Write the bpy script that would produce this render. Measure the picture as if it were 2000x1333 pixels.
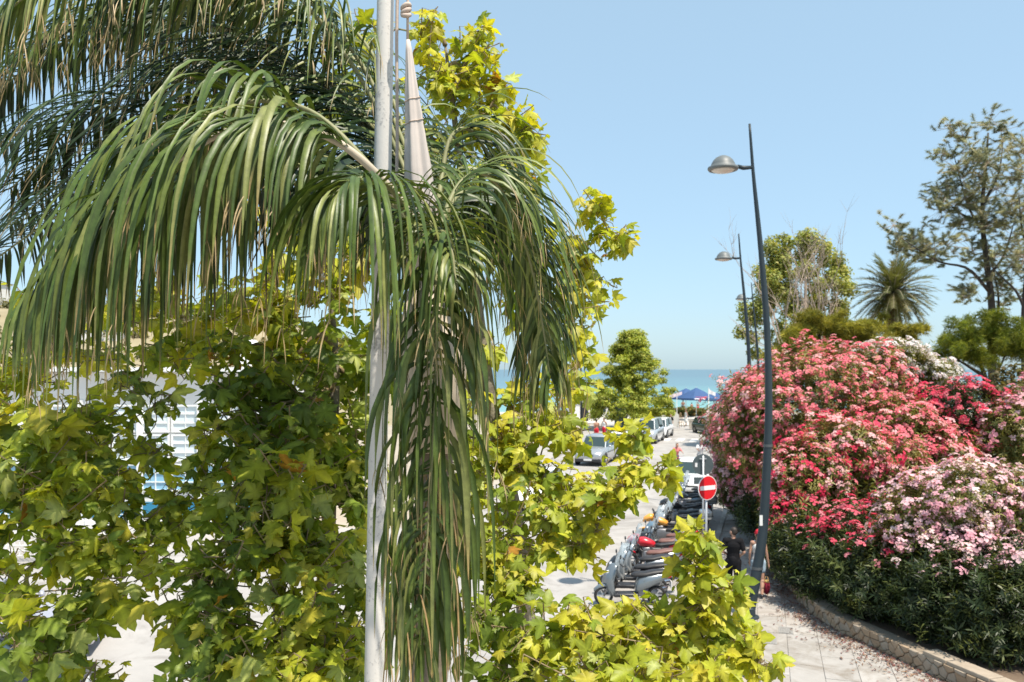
import bpy, bmesh, math, random
import numpy as np
from mathutils import Vector, Matrix, noise

random.seed(7)
RNG = np.random.default_rng(11)
scene = bpy.context.scene
COL = scene.collection
for _o in list(bpy.data.objects):
    bpy.data.objects.remove(_o)

# ------------------------------------------------------------------ camera
F, H, HZ = 1600.0, 5.8, 722.0          # focal length in photo pixels, eye height, horizon row
cam_d = bpy.data.cameras.new('camera')
cam = bpy.data.objects.new('camera', cam_d)
COL.objects.link(cam)
cam.location = (0, 0, H)
cam.rotation_euler = (math.radians(90), 0, 0)
cam_d.sensor_width = 36.0
cam_d.lens = 36.0 * F / 2000.0
cam_d.shift_y = (HZ - 666.5) / 2000.0
cam_d.clip_start = 0.05
cam_d.clip_end = 60000
cam_d.dof.use_dof = True
cam_d.dof.focus_distance = 4.6
cam_d.dof.aperture_fstop = 4.0
scene.camera = cam

# ------------------------------------------------------------------ sky, sun, exposure
SUN_EL = math.radians(65)
SUN_AZ = math.radians(138)              # clockwise from +Y (the way the camera looks)
world = bpy.data.worlds.new('World')
scene.world = world
world.use_nodes = True
wn = world.node_tree
sky = wn.nodes.new('ShaderNodeTexSky')
sky.sky_type = 'NISHITA'
sky.sun_disc = False
sky.sun_elevation = SUN_EL
sky.sun_rotation = SUN_AZ
sky.altitude = 0
sky.air_density = 1.0
sky.dust_density = 1.0
sky.ozone_density = 6.0
bg = wn.nodes['Background']
hz = wn.nodes.new('ShaderNodeMix')                # pale summer haze evens the clear sky out
hz.data_type = 'RGBA'
hz.inputs[0].default_value = 0.5
hz.inputs[7].default_value = (3.9, 5.5, 6.3, 1)
wn.links.new(sky.outputs[0], hz.inputs[6])
wn.links.new(hz.outputs[2], bg.inputs[0])
bg.inputs[1].default_value = 0.1
sun_d = bpy.data.lights.new('sun', 'SUN')
sun_d.energy = 4.2
sun_d.angle = math.radians(0.53)
sun_d.color = (1.0, 0.915, 0.79)
sun = bpy.data.objects.new('sun', sun_d)
COL.objects.link(sun)
TO_SUN = Vector((math.sin(SUN_AZ) * math.cos(SUN_EL), math.cos(SUN_AZ) * math.cos(SUN_EL), math.sin(SUN_EL)))
sun.rotation_euler = (-TO_SUN).to_track_quat('-Z', 'Y').to_euler()
sun.location = TO_SUN * 60
vs = scene.view_settings
vs.view_transform = 'Standard'
vs.look = 'None'
vs.gamma = 1.0
vs.use_curve_mapping = False
vs.exposure = 0.8
scene.cycles.use_denoising = True
scene.cycles.max_bounces = 8
scene.cycles.diffuse_bounces = 4
scene.cycles.transparent_max_bounces = 12


def P(px, py, Y):
    """a point of the place, from where it shows in the photo and how far away it stands"""
    return Vector(((px - 1000) / F * Y, Y, H + (HZ - py) / F * Y))


# street frame: K0 on the kerb, D along the street to the sea, N across towards the hedge
T0 = math.atan(0.31)
K0 = Vector((5.7, 23.9, 0))
D = Vector((math.sin(T0), math.cos(T0), 0))
N = Vector((math.cos(T0), -math.sin(T0), 0))


def S(s, w, z=0.0):
    return K0 + D * s + N * w + Vector((0, 0, z))


HEAD = math.atan2(D.y, D.x)            # heading of the street about z (x axis of a thing along the street)


# ------------------------------------------------------------------ helpers
def tag(o, label=None, cat=None, group=None, kind=None):
    if label: o['label'] = label
    if cat: o['category'] = cat
    if group: o['group'] = group
    if kind: o['kind'] = kind
    return o


def empty(name, loc=(0, 0, 0), rz=0.0, label=None, cat=None, group=None):
    o = bpy.data.objects.new(name, None)
    COL.objects.link(o)
    o.location = loc
    o.rotation_euler = (0, 0, rz)
    o.empty_display_size = 0.2
    return tag(o, label, cat, group)


def link(name, me, parent=None, loc=None, rot=None, mtx=None):
    o = bpy.data.objects.new(name, me)
    COL.objects.link(o)
    if parent is not None:
        o.parent = parent
    if mtx is not None:
        o.matrix_basis = mtx
    if loc is not None: o.location = loc
    if rot is not None: o.rotation_euler = rot
    return o


class MB:
    """collects shapes and links them as ONE mesh"""
    def __init__(self):
        self.v, self.f = [], []

    def add(self, vs_, fs_, mtx=None):
        n = len(self.v)
        for p in vs_:
            p = Vector(p)
            self.v.append(mtx @ p if mtx is not None else p)
        for f in fs_:
            self.f.append([i + n for i in f])
        return self

    def box(self, c, s, mtx=None, taper=1.0):
        x, y, z = s[0] / 2, s[1] / 2, s[2] / 2
        vv = []
        for dz, k in ((-z, 1.0), (z, taper)):
            for dx, dy in ((-x, -y), (x, -y), (x, y), (-x, y)):
                vv.append((c[0] + dx * k, c[1] + dy * k, c[2] + dz))
        return self.add(vv, [(3, 2, 1, 0), (4, 5, 6, 7), (0, 1, 5, 4), (1, 2, 6, 5), (2, 3, 7, 6), (3, 0, 4, 7)], mtx)

    def bevbox(self, c, s, b, mtx=None):
        bm = bmesh.new()
        bmesh.ops.create_cube(bm, size=1.0)
        bmesh.ops.scale(bm, vec=s, verts=bm.verts)
        bmesh.ops.translate(bm, vec=c, verts=bm.verts)
        bmesh.ops.bevel(bm, geom=bm.edges[:] + bm.verts[:], offset=b, segments=2, affect='EDGES', profile=0.5)
        bm.verts.index_update()
        self.add([v.co.copy() for v in bm.verts], [[v.index for v in f.verts] for f in bm.faces], mtx)
        bm.free()
        return self

    def tube(self, pts, rad, n=8, cap=True, mtx=None):
        pts = [Vector(p) for p in pts]
        if not hasattr(rad, '__len__'):
            rad = [rad] * len(pts)
        base = len(self.v)
        ref = None
        for i, p in enumerate(pts):
            a = pts[max(i - 1, 0)]; b = pts[min(i + 1, len(pts) - 1)]
            t = (b - a)
            t = t.normalized() if t.length > 1e-9 else Vector((0, 0, 1))
            if ref is None:
                ref = Vector((1, 0, 0)) if abs(t.x) < 0.8 else Vector((0, 1, 0))
            u = (ref - t * ref.dot(t)).normalized()
            w = t.cross(u)
            ref = u
            for k in range(n):
                an = 2 * math.pi * k / n
                q = p + (u * math.cos(an) + w * math.sin(an)) * rad[i]
                self.v.append(mtx @ q if mtx is not None else q)
        for i in range(len(pts) - 1):
            for k in range(n):
                a = base + i * n + k; b = base + i * n + (k + 1) % n
                self.f.append([a, b, b + n, a + n])
        if cap:
            self.f.append([base + k for k in reversed(range(n))])
            self.f.append([base + (len(pts) - 1) * n + k for k in range(n)])
        return self

    def lathe(self, prof, n=16, mtx=None, close=False):
        """prof: (r, z) points turned about z"""
        base = len(self.v)
        for r, z in prof:
            for k in range(n):
                an = 2 * math.pi * k / n
                q = Vector((r * math.cos(an), r * math.sin(an), z))
                self.v.append(mtx @ q if mtx is not None else q)
        m = len(prof)
        for i in range(m - 1 + (1 if close else 0)):
            for k in range(n):
                a = base + i * n + k; b = base + i * n + (k + 1) % n
                c = base + ((i + 1) % m) * n + (k + 1) % n; d = base + ((i + 1) % m) * n + k
                self.f.append([a, b, c, d])
        if not close:
            self.f.append([base + k for k in reversed(range(n))])
            self.f.append([base + (m - 1) * n + k for k in range(n)])
        return self

    def loft(self, rings, cap=True, mtx=None):
        """rings: lists of points, the same count each, closed rings"""
        base = len(self.v)
        n = len(rings[0])
        for r in rings:
            for q in r:
                q = Vector(q)
                self.v.append(mtx @ q if mtx is not None else q)
        for i in range(len(rings) - 1):
            for k in range(n):
                a = base + i * n + k; b = base + i * n + (k + 1) % n
                self.f.append([a, b, b + n, a + n])
        if cap:
            self.f.append([base + k for k in reversed(range(n))])
            self.f.append([base + (len(rings) - 1) * n + k for k in range(n)])
        return self

    def eloft(self, st, n=12, power=2.0, mtx=None, axis='x'):
        """st: (along, cy, cz, half width, half height) stations of a rounded body along x"""
        rings = []
        for x, cy, cz, hw, hh in st:
            r = []
            for k in range(n):
                a = 2 * math.pi * k / n
                c, s_ = math.cos(a), math.sin(a)
                yy = math.copysign(abs(c) ** (2 / power), c) * hw
                zz = math.copysign(abs(s_) ** (2 / power), s_) * hh
                r.append((x, cy + yy, cz + zz))
            rings.append(r)
        return self.loft(rings, mtx=mtx)

    def mesh(self, name, mat, smooth=False):
        me = bpy.data.meshes.new(name)
        me.from_pydata([tuple(p) for p in self.v], [], self.f)
        if mat is not None:
            me.materials.append(mat)
        if smooth:
            me.polygons.foreach_set('use_smooth', [True] * len(me.polygons))
        me.update()
        return me

    def build(self, name, mat, parent=None, smooth=False, bevel=0.0, loc=None, rot=None):
        o = link(name, self.mesh(name, mat, smooth), parent, loc, rot)
        if bevel:
            b = o.modifiers.new('bevel', 'BEVEL')
            b.width = bevel; b.segments = 2; b.limit_method = 'ANGLE'; b.angle_limit = math.radians(40)
        return o


def np_mesh(name, V, Fc, mat, cols=None, smooth=False):
    """V (n,3), Fc (m,k) numpy arrays -> mesh, fast"""
    V = np.asarray(V, np.float32); Fc = np.asarray(Fc, np.int32)
    me = bpy.data.meshes.new(name)
    m, k = Fc.shape
    me.vertices.add(len(V)); me.vertices.foreach_set('co', V.ravel())
    me.loops.add(m * k); me.loops.foreach_set('vertex_index', Fc.ravel())
    me.polygons.add(m)
    me.polygons.foreach_set('loop_start', np.arange(0, m * k, k, dtype=np.int32))
    try:
        me.polygons.foreach_set('loop_total', np.full(m, k, np.int32))
    except Exception:
        pass
    if smooth:
        me.polygons.foreach_set('use_smooth', np.ones(m, bool))
    if cols is not None:
        a = me.color_attributes.new('col', 'FLOAT_COLOR', 'POINT')
        c4 = np.ones((len(V), 4), np.float32); c4[:, :3] = cols
        a.data.foreach_set('color', c4.ravel())
    me.materials.append(mat)
    me.update(); me.validate()
    return me


def instance_np(tv, tf, R, T, scale):
    """tv (n,3) template, tf (m,k) faces, R (c,3,3), T (c,3), scale (c,) -> V, F"""
    n = len(tv)
    V = np.einsum('cij,nj->cni', R, tv) * scale[:, None, None] + T[:, None, :]
    Fc = tf[None, :, :] + (np.arange(len(T)) * n)[:, None, None]
    return V.reshape(-1, 3), Fc.reshape(-1, tf.shape[1])


def frames(zdir, spin=None, rng=RNG):
    """rotation matrices whose third column is zdir, with random spin"""
    z = zdir / np.maximum(np.linalg.norm(zdir, axis=1, keepdims=True), 1e-9)
    a = np.where(np.abs(z[:, :1]) < 0.9, np.array([[1.0, 0, 0]]), np.array([[0, 1.0, 0]]))
    x = np.cross(a, z); x /= np.linalg.norm(x, axis=1, keepdims=True)
    y = np.cross(z, x)
    if spin is None:
        spin = rng.uniform(0, 2 * np.pi, len(z))
    c, s_ = np.cos(spin)[:, None], np.sin(spin)[:, None]
    x2 = x * c + y * s_; y2 = -x * s_ + y * c
    return np.stack([x2, y2, z], axis=2)


def rand_dirs(n, rng=RNG):
    v = rng.normal(size=(n, 3))
    return v / np.linalg.norm(v, axis=1, keepdims=True)


def catmull(pts, n):
    pts = [Vector(p) for p in pts]
    ext = [pts[0] * 2 - pts[1]] + pts + [pts[-1] * 2 - pts[-2]]
    out = []
    m = len(pts) - 1
    for i in range(n):
        u = i / (n - 1) * m
        k = min(int(u), m - 1); t = u - k
        a, b, c, d = ext[k], ext[k + 1], ext[k + 2], ext[k + 3]
        out.append(0.5 * ((2 * b) + (c - a) * t + (2 * a - 5 * b + 4 * c - d) * t * t + (3 * b - a - 3 * c + d) * t ** 3))
    return out


# ------------------------------------------------------------------ materials
MATS = {}


def mat(name, c, rough=0.6, metal=0.0, c2=None, scale=5.0, amt=0.5, bump=0.0, bscale=30.0, spec=0.5, coat=0.0, detail=4.0):
    if name in MATS: return MATS[name]
    m = bpy.data.materials.new(name)
    m.use_nodes = True
    nt = m.node_tree; L = nt.links
    b = nt.nodes['Principled BSDF']
    b.inputs['Roughness'].default_value = rough
    b.inputs['Metallic'].default_value = metal
    b.inputs['Specular IOR Level'].default_value = spec
    if coat: b.inputs['Coat Weight'].default_value = coat; b.inputs['Coat Roughness'].default_value = 0.05
    b.inputs['Base Color'].default_value = (*c, 1)
    if c2 is not None or bump:
        tc = nt.nodes.new('ShaderNodeTexCoord')
        if c2 is not None:
            nz = nt.nodes.new('ShaderNodeTexNoise')
            nz.inputs['Scale'].default_value = scale
            nz.inputs['Detail'].default_value = detail
            nz.inputs['Roughness'].default_value = 0.65
            L.new(tc.outputs['Object'], nz.inputs['Vector'])
            rp = nt.nodes.new('ShaderNodeValToRGB')
            rp.color_ramp.elements[0].position = 0.5 - amt / 2
            rp.color_ramp.elements[1].position = 0.5 + amt / 2
            rp.color_ramp.elements[0].color = (*c, 1)
            rp.color_ramp.elements[1].color = (*c2, 1)
            L.new(nz.outputs['Fac'], rp.inputs[0])
            L.new(rp.outputs[0], b.inputs['Base Color'])
        if bump:
            nb = nt.nodes.new('ShaderNodeTexNoise')
            nb.inputs['Scale'].default_value = bscale
            nb.inputs['Detail'].default_value = 6
            L.new(tc.outputs['Object'], nb.inputs['Vector'])
            bp = nt.nodes.new('ShaderNodeBump')
            bp.inputs['Strength'].default_value = bump
            bp.inputs['Distance'].default_value = 0.02
            L.new(nb.outputs['Fac'], bp.inputs['Height'])
            L.new(bp.outputs[0], b.inputs['Normal'])
    MATS[name] = m
    return m


def leaf_mat(name, trans=0.45, tint=(1.25, 1.15, 0.45), rough=0.42, spec=0.45, mottle=0.0, mscale=30.0):
    """colour of every blade is stored on its mesh; light also passes through it"""
    if name in MATS: return MATS[name]
    m = bpy.data.materials.new(name); m.use_nodes = True
    nt = m.node_tree; L = nt.links
    b = nt.nodes['Principled BSDF']
    out = nt.nodes['Material Output']
    at = nt.nodes.new('ShaderNodeAttribute'); at.attribute_name = 'col'
    b.inputs['Roughness'].default_value = rough
    b.inputs['Specular IOR Level'].default_value = spec
    csock = at.outputs['Color']
    if mottle:                                     # blemishes and dust on the blades
        g = nt.nodes.new('ShaderNodeNewGeometry')
        nz = nt.nodes.new('ShaderNodeTexNoise'); nz.inputs['Scale'].default_value = mscale; nz.inputs['Detail'].default_value = 5; nz.inputs['Roughness'].default_value = .7
        L.new(g.outputs['Position'], nz.inputs['Vector'])
        mr = nt.nodes.new('ShaderNodeMapRange'); mr.inputs[1].default_value = .3; mr.inputs[2].default_value = .7; mr.inputs[3].default_value = 1 - mottle; mr.inputs[4].default_value = 1 + mottle
        L.new(nz.outputs['Fac'], mr.inputs[0])
        vm = nt.nodes.new('ShaderNodeVectorMath'); vm.operation = 'SCALE'
        L.new(at.outputs['Color'], vm.inputs[0]); L.new(mr.outputs[0], vm.inputs['Scale'])
        csock = vm.outputs[0]
        bp = nt.nodes.new('ShaderNodeBump'); bp.inputs['Strength'].default_value = .35; bp.inputs['Distance'].default_value = .004
        L.new(nz.outputs['Fac'], bp.inputs['Height']); L.new(bp.outputs[0], b.inputs['Normal'])
    L.new(csock, b.inputs['Base Color'])
    mul = nt.nodes.new('ShaderNodeMix'); mul.data_type = 'RGBA'; mul.blend_type = 'MULTIPLY'
    mul.inputs[0].default_value = 1.0
    mul.inputs[7].default_value = (*tint, 1)
    L.new(csock, mul.inputs[6])
    tr = nt.nodes.new('ShaderNodeBsdfTranslucent')
    L.new(mul.outputs[2], tr.inputs['Color'])
    mx = nt.nodes.new('ShaderNodeMixShader'); mx.inputs[0].default_value = trans
    L.new(b.outputs[0], mx.inputs[1]); L.new(tr.outputs[0], mx.inputs[2])
    L.new(mx.outputs[0], out.inputs['Surface'])
    MATS[name] = m
    return m


def glass_mat(name, c, alpha_rough=0.05, trans=0.0, alpha=1.0):
    if name in MATS: return MATS[name]
    m = bpy.data.materials.new(name); m.use_nodes = True
    b = m.node_tree.nodes['Principled BSDF']
    b.inputs['Base Color'].default_value = (*c, 1)
    b.inputs['Roughness'].default_value = alpha_rough
    b.inputs['Specular IOR Level'].default_value = 0.8
    b.inputs['Alpha'].default_value = alpha
    MATS[name] = m
    return m


M_white = mat('white_paint', (0.78, 0.77, 0.74), 0.45, c2=(0.70, 0.69, 0.66), scale=3, amt=0.5)
M_pole = mat('flagpole_paint', (0.72, 0.70, 0.67), 0.5, c2=(0.60, 0.58, 0.55), scale=9, amt=0.35, bump=0.1, bscale=60)
M_dark = mat('dark_plastic', (0.018, 0.018, 0.02), 0.4, c2=(0.03, 0.03, 0.033), scale=8, amt=0.6)
M_rubber = mat('rubber', (0.016, 0.016, 0.016), 0.8)
M_chrome = mat('chrome', (0.75, 0.75, 0.76), 0.14, 1.0)
M_alu = mat('aluminium', (0.55, 0.56, 0.57), 0.35, 1.0)
M_lamp = mat('lamp_paint', (0.022, 0.034, 0.042), 0.5, c2=(0.03, 0.044, 0.054), scale=3, amt=0.5, spec=0.3)
M_lamphead = mat('lamp_head_grey', (0.11, 0.125, 0.125), 0.5, c2=(0.15, 0.165, 0.165), scale=6, amt=0.6)
M_lens = mat('lamp_lens', (0.62, 0.56, 0.50), 0.25)
M_bark = mat('bark', (0.10, 0.08, 0.06), 0.9, c2=(0.26, 0.23, 0.18), scale=7, amt=0.35, bump=0.5, bscale=25)
M_twig = mat('twig', (0.17, 0.12, 0.06), 0.8, c2=(0.26, 0.2, 0.11), scale=12, amt=0.5)
M_drywood = mat('dry_wood', (0.35, 0.27, 0.21), 0.9, c2=(0.48, 0.39, 0.31), scale=5, amt=0.5)
M_darkbark = mat('dark_bark', (0.035, 0.03, 0.026), 0.9, c2=(0.07, 0.06, 0.05), scale=6, amt=0.5)

# ================================================================== THE SETTING
M_ground = mat('dry_ground', (0.30, 0.25, 0.19), 0.95, c2=(0.42, 0.37, 0.30), scale=0.5, amt=0.5, bump=0.3, bscale=4)
M_asphalt = mat('bleached_asphalt', (0.31, 0.295, 0.28), 0.9, c2=(0.40, 0.38, 0.36), scale=0.7, amt=0.45, bump=0.25, bscale=40, detail=8)
M_paint = mat('road_paint', (0.74, 0.73, 0.70), 0.8, c2=(0.50, 0.48, 0.46), scale=3, amt=0.3)
M_kerb = mat('kerb_stone', (0.42, 0.40, 0.37), 0.85, c2=(0.52, 0.50, 0.46), scale=2, amt=0.5, bump=0.2)
M_bed = mat('paving_bed', (0.30, 0.275, 0.245), 0.95, c2=(0.36, 0.33, 0.295), scale=3, amt=0.5)
SLAB_M = [mat('slab_%s' % k, c, 0.85, c2=tuple(min(1, x * 1.18) for x in c), scale=2.2, amt=0.5, bump=0.15, bscale=18)
          for k, c in (('pale', (0.345, 0.325, 0.30)), ('mid', (0.315, 0.297, 0.275)), ('warm', (0.335, 0.305, 0.275)))]


def sheet(name, pts, mat_, z=None, kind='structure', label=None, cat=None, parent=None):
    me = bpy.data.meshes.new(name)
    v = [(p[0], p[1], z if z is not None else p[2]) for p in pts]
    me.from_pydata(v, [], [list(range(len(v)))])
    me.materials.append(mat_); me.update()
    o = link(name, me, parent)
    if me.polygons[0].normal.z < 0: me.flip_normals()
    if parent is None: tag(o, label, cat, kind=kind)
    return o




def weather(m, scale, dark, lo, hi):
    """large uneven stains over a paved surface"""
    nt = m.node_tree; L = nt.links; b = nt.nodes['Principled BSDF']
    src = b.inputs['Base Color'].links[0].from_socket
    g = nt.nodes.new('ShaderNodeNewGeometry')
    n1 = nt.nodes.new('ShaderNodeTexNoise'); n1.inputs['Scale'].default_value = scale; n1.inputs['Detail'].default_value = 9; n1.inputs['Roughness'].default_value = .72; n1.inputs['Distortion'].default_value = 1.2
    L.new(g.outputs['Position'], n1.inputs['Vector'])
    mr = nt.nodes.new('ShaderNodeMapRange'); mr.inputs[1].default_value = lo; mr.inputs[2].default_value = hi
    L.new(n1.outputs['Fac'], mr.inputs[0])
    mx = nt.nodes.new('ShaderNodeMix'); mx.data_type = 'RGBA'; mx.blend_type = 'MULTIPLY'
    L.new(mr.outputs[0], mx.inputs[0]); L.new(src, mx.inputs[6]); mx.inputs[7].default_value = (*dark, 1)
    L.new(mx.outputs[2], b.inputs['Base Color'])


weather(M_asphalt, .45, (.62, .60, .58), .48, .68)
for _m in SLAB_M + [M_bed]:
    weather(_m, .9, (.66, .61, .55), .47, .66)
weather(M_kerb, 1.2, (.6, .56, .5), .45, .65)
SHORE = 122.0
sheet('ground', [(-600, -60), (600, -60), (600, SHORE - 14), (-600, SHORE - 14)], M_ground, -0.012,
      label='dry sandy ground reaching to the beach', cat='ground')
# beach slope
M_sand = mat('sand', (0.55, 0.47, 0.36), 0.95, c2=(0.63, 0.55, 0.43), scale=0.6, amt=0.5, bump=0.3, bscale=6)
sand = MB()
xs = list(range(-600, 601, 60))
for i in range(len(xs) - 1):
    sand.add([(xs[i], SHORE - 14.0, -0.012), (xs[i + 1], SHORE - 14.0, -0.012), (xs[i + 1], SHORE + 12, -1.1), (xs[i], SHORE + 12, -1.1)], [(0, 1, 2, 3)])
tag(sand.build('beach', M_sand), 'pale sand beach sloping to the water', 'beach', kind='structure')


def sea_material():
    m = bpy.data.materials.new('sea_water'); m.use_nodes = True
    nt = m.node_tree; L = nt.links; b = nt.nodes['Principled BSDF']
    b.inputs['Roughness'].default_value = 0.28
    b.inputs['Specular IOR Level'].default_value = 0.35
    geo = nt.nodes.new('ShaderNodeNewGeometry')
    sep = nt.nodes.new('ShaderNodeSeparateXYZ'); L.new(geo.outputs['Position'], sep.inputs[0])
    nz = nt.nodes.new('ShaderNodeTexNoise'); nz.inputs['Scale'].default_value = 0.012; nz.inputs['Detail'].default_value = 5
    L.new(geo.outputs['Position'], nz.inputs['Vector'])
    ad = nt.nodes.new('ShaderNodeMath'); ad.operation = 'MULTIPLY_ADD'
    L.new(nz.outputs['Fac'], ad.inputs[0]); ad.inputs[1].default_value = 130.0; L.new(sep.outputs['Y'], ad.inputs[2])
    mr = nt.nodes.new('ShaderNodeMapRange')
    L.new(ad.outputs[0], mr.inputs[0]); mr.inputs[1].default_value = 180; mr.inputs[2].default_value = 900
    rp = nt.nodes.new('ShaderNodeValToRGB')
    e = rp.color_ramp.elements
    e[0].position = 0.0; e[0].color = (0.16, 0.36, 0.33, 1)
    e[1].position = 1.0; e[1].color = (0.07, 0.14, 0.18, 1)
    x = e.new(0.10); x.color = (0.12, 0.28, 0.285, 1)
    x = e.new(0.32); x.color = (0.085, 0.18, 0.215, 1)
    L.new(mr.outputs[0], rp.inputs[0])
    fm = nt.nodes.new('ShaderNodeTexNoise'); fm.inputs['Scale'].default_value = 0.05; fm.inputs['Detail'].default_value = 7; fm.inputs['Roughness'].default_value = .75
    mf = nt.nodes.new('ShaderNodeMapping'); mf.inputs['Scale'].default_value = (0.25, 1.0, 1.0)
    L.new(geo.outputs['Position'], mf.inputs[0]); L.new(mf.outputs[0], fm.inputs['Vector'])
    fr_ = nt.nodes.new('ShaderNodeMapRange'); fr_.inputs[1].default_value = .66; fr_.inputs[2].default_value = .74
    L.new(fm.outputs['Fac'], fr_.inputs[0])
    fx = nt.nodes.new('ShaderNodeMix'); fx.data_type = 'RGBA'
    L.new(fr_.outputs[0], fx.inputs[0]); L.new(rp.outputs[0], fx.inputs[6]); fx.inputs[7].default_value = (.6, .62, .62, 1)
    L.new(fx.outputs[2], b.inputs['Base Color'])
    wv = nt.nodes.new('ShaderNodeTexNoise'); wv.inputs['Scale'].default_value = 0.35; wv.inputs['Detail'].default_value = 6
    mp = nt.nodes.new('ShaderNodeMapping'); mp.inputs['Scale'].default_value = (0.35, 1.0, 1.0)
    L.new(geo.outputs['Position'], mp.inputs[0]); L.new(mp.outputs[0], wv.inputs['Vector'])
    bp = nt.nodes.new('ShaderNodeBump'); bp.inputs['Strength'].default_value = 0.35; bp.inputs['Distance'].default_value = 0.5
    L.new(wv.outputs['Fac'], bp.inputs['Height']); L.new(bp.outputs[0], b.inputs['Normal'])
    return m


sheet('sea', [(-30000, SHORE + 3), (30000, SHORE + 3), (30000, 40000), (-30000, 40000)], sea_material(), -0.8,
      label='turquoise sea darkening to a flat horizon', cat='sea')

# road: a long strip in the street frame, and the open asphalt in front of the white building
rd = [S(-40, 0.0), S(62, 0.0), S(62, -11.5), S(26, -11.5), (-30, 28.0, 0), (-60, 28.0, 0), (-60, -20, 0), S(-40, 0)]
sheet('road', [S(-40, 0.02), S(61, 0.02), S(61, -11.5), S(20, -11.5), Vector((-4, 30, 0)), Vector((-45, 30, 0)), Vector((-45, -16, 0))],
      M_asphalt, 0.004, label='sun bleached asphalt street running down to the sea', cat='road')
cross = empty('zebra_crossing', S(44, -4.5), 0, 'faded white zebra crossing at the sea end of the street', 'crossing')
stripe_me = MB().box((0, 0, 0.006), (0.55, 2.6, 0.004)).mesh('stripe', M_paint)
for k in range(8):
    o = link('stripe', stripe_me, cross, loc=N * (-3.9 + k * 1.1), rot=(0, 0, HEAD - math.pi / 2))

# far pavement at the sea end and along the left-hand cars
sheet('promenade', [S(61.02, -25), S(61.02, 14), S(84, 14), S(84, -25)], mat('promenade_paving', (0.50, 0.46, 0.41), 0.9, c2=(0.58, 0.54, 0.48), scale=0.6, amt=0.5), 0.10,
      label='pale promenade paving across the end of the street', cat='pavement')
mb = MB(); mb.add([S(61, -25, 0), S(61, 14, 0), S(61, 14, 0.1), S(61, -25, 0.1)], [(0, 1, 2, 3)])
tag(mb.build('promenade_kerb', M_kerb), 'low stone kerb of the promenade', 'kerb', kind='structure')
sheet('left_pavement', [S(20, -11.52), S(60.9, -11.52), S(60.9, -15.5), S(20, -15.5)], SLAB_M[0], 0.10,
      label='pale pavement beyond the row of parked cars', cat='pavement')
mb = MB(); mb.add([S(20, -11.51, 0), S(60.9, -11.51, 0), S(60.9, -11.51, 0.1), S(20, -11.51, 0.1)], [(0, 3, 2, 1)])
tag(mb.build('left_kerb', M_kerb), 'stone kerb behind the row of parked cars', 'kerb', kind='structure')

# ---- near pavement beside the hedge, with slabs
WALL = [(27, 2.0), (10, 1.95), (1.2, 1.9), (-3.0, 2.4), (-5.0, 2.98), (-6.45, 3.86), (-7.7, 4.66), (-9.5, 5.9), (-12.5, 8.0)]


def wall_w(s):
    for (s0, w0), (s1, w1) in zip(WALL[:-1], WALL[1:]):
        if s1 <= s <= s0:
            return w1 + (w0 - w1) * (s - s1) / (s0 - s1)
    return WALL[0][1] if s > WALL[0][0] else WALL[-1][1] + (WALL[-1][0] - s) * 0.72


def kerb_w(s):
    return 0.0 if s > -6.4 else min(3.5, (-6.4 - s) * 0.62 + 0.0)


PZ = 0.10
pts = [S(60.8, 0.0), S(27, 0.0), S(0, 0.0), S(-6.4, 0.0), S(-8, kerb_w(-8)), S(-10, kerb_w(-10)), S(-12.5, kerb_w(-12.5)),
       S(-12.5, 8.4), S(-9.5, 6.4), S(-6, 4.2), S(-3, 3.0), S(10, 2.6), S(60.8, 2.6)]
pav = sheet('pavement', pts, M_bed, PZ - 0.016, label='pavement of square stone slabs beside the flowering hedge', cat='pavement')
kmb = MB()
line = [(60.8, 0.0), (27, 0.0), (0, 0.0), (-6.4, 0.0), (-8, kerb_w(-8)), (-10, kerb_w(-10)), (-12.5, kerb_w(-12.5))]
prev = 0
s_ = 40.0
nk = 0
while s_ > -12.0:                                # single kerb stones
    L_ = 0.98
    a, b = S(s_, kerb_w(s_)), S(s_ - L_, kerb_w(s_ - L_))
    mid = (a + b) / 2; dd = (b - a); ang = math.atan2(dd.y, dd.x)
    mb = MB().bevbox((0, 0, 0.055), (dd.length - 0.015, 0.16, 0.13), 0.012)
    o = mb.build('kerb_stone', M_kerb, pav, loc=mid + Vector((math.cos(ang + math.pi / 2), math.sin(ang + math.pi / 2), 0)) * 0.06)
    o.rotation_euler = (0, 0, ang)
    s_ -= 1.0
    nk += 1
slab_me = [MB().bevbox((0, 0, -0.02), (0.612, 0.612, 0.04), 0.005).mesh('slab', m) for m in SLAB_M]
CELL = 0.62
ns = 0
for i in range(-18, 66):
    s0 = i * CELL
    for j in range(0, 13):
        w0 = 0.2 + CELL / 2 + j * CELL
        if w0 - 0.25 > wall_w(s0) or w0 - CELL / 2 < kerb_w(s0) + 0.1 or ns > 292: continue
        o = link('slab', random.choice(slab_me), pav, loc=S(s0, w0, PZ + random.uniform(-0.004, 0.004)),
                 rot=(random.uniform(-.004, .004), random.uniform(-.004, .004), HEAD + random.choice((0, 1, 2, 3)) * math.pi / 2))
        ns += 1

# manhole covers
for px, py, lab in ((1535, 1232, 'small dark square manhole cover in the pavement near the wall'), (1503, 1252, 'faint grey square manhole cover in the pavement')):
    Y = (H - PZ) * F / (py - HZ)
    p = P(px, py, Y); p.z = PZ
    t = empty('manhole_cover', p, HEAD, lab, 'manhole cover')
    MB().box((0, 0, 0.006), (0.44, 0.30, 0.010)).build('frame', mat('cast_iron', (0.24, 0.23, 0.215), 0.8, 0.0, c2=(0.30, 0.285, 0.265), scale=20, amt=0.5), t)
    mb = MB()
    for k in range(5):
        mb.box((-0.18 + k * 0.09, 0, 0.014), (0.03, 0.24, 0.006))
    mb.build('lid', MATS['cast_iron'], t)

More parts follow.
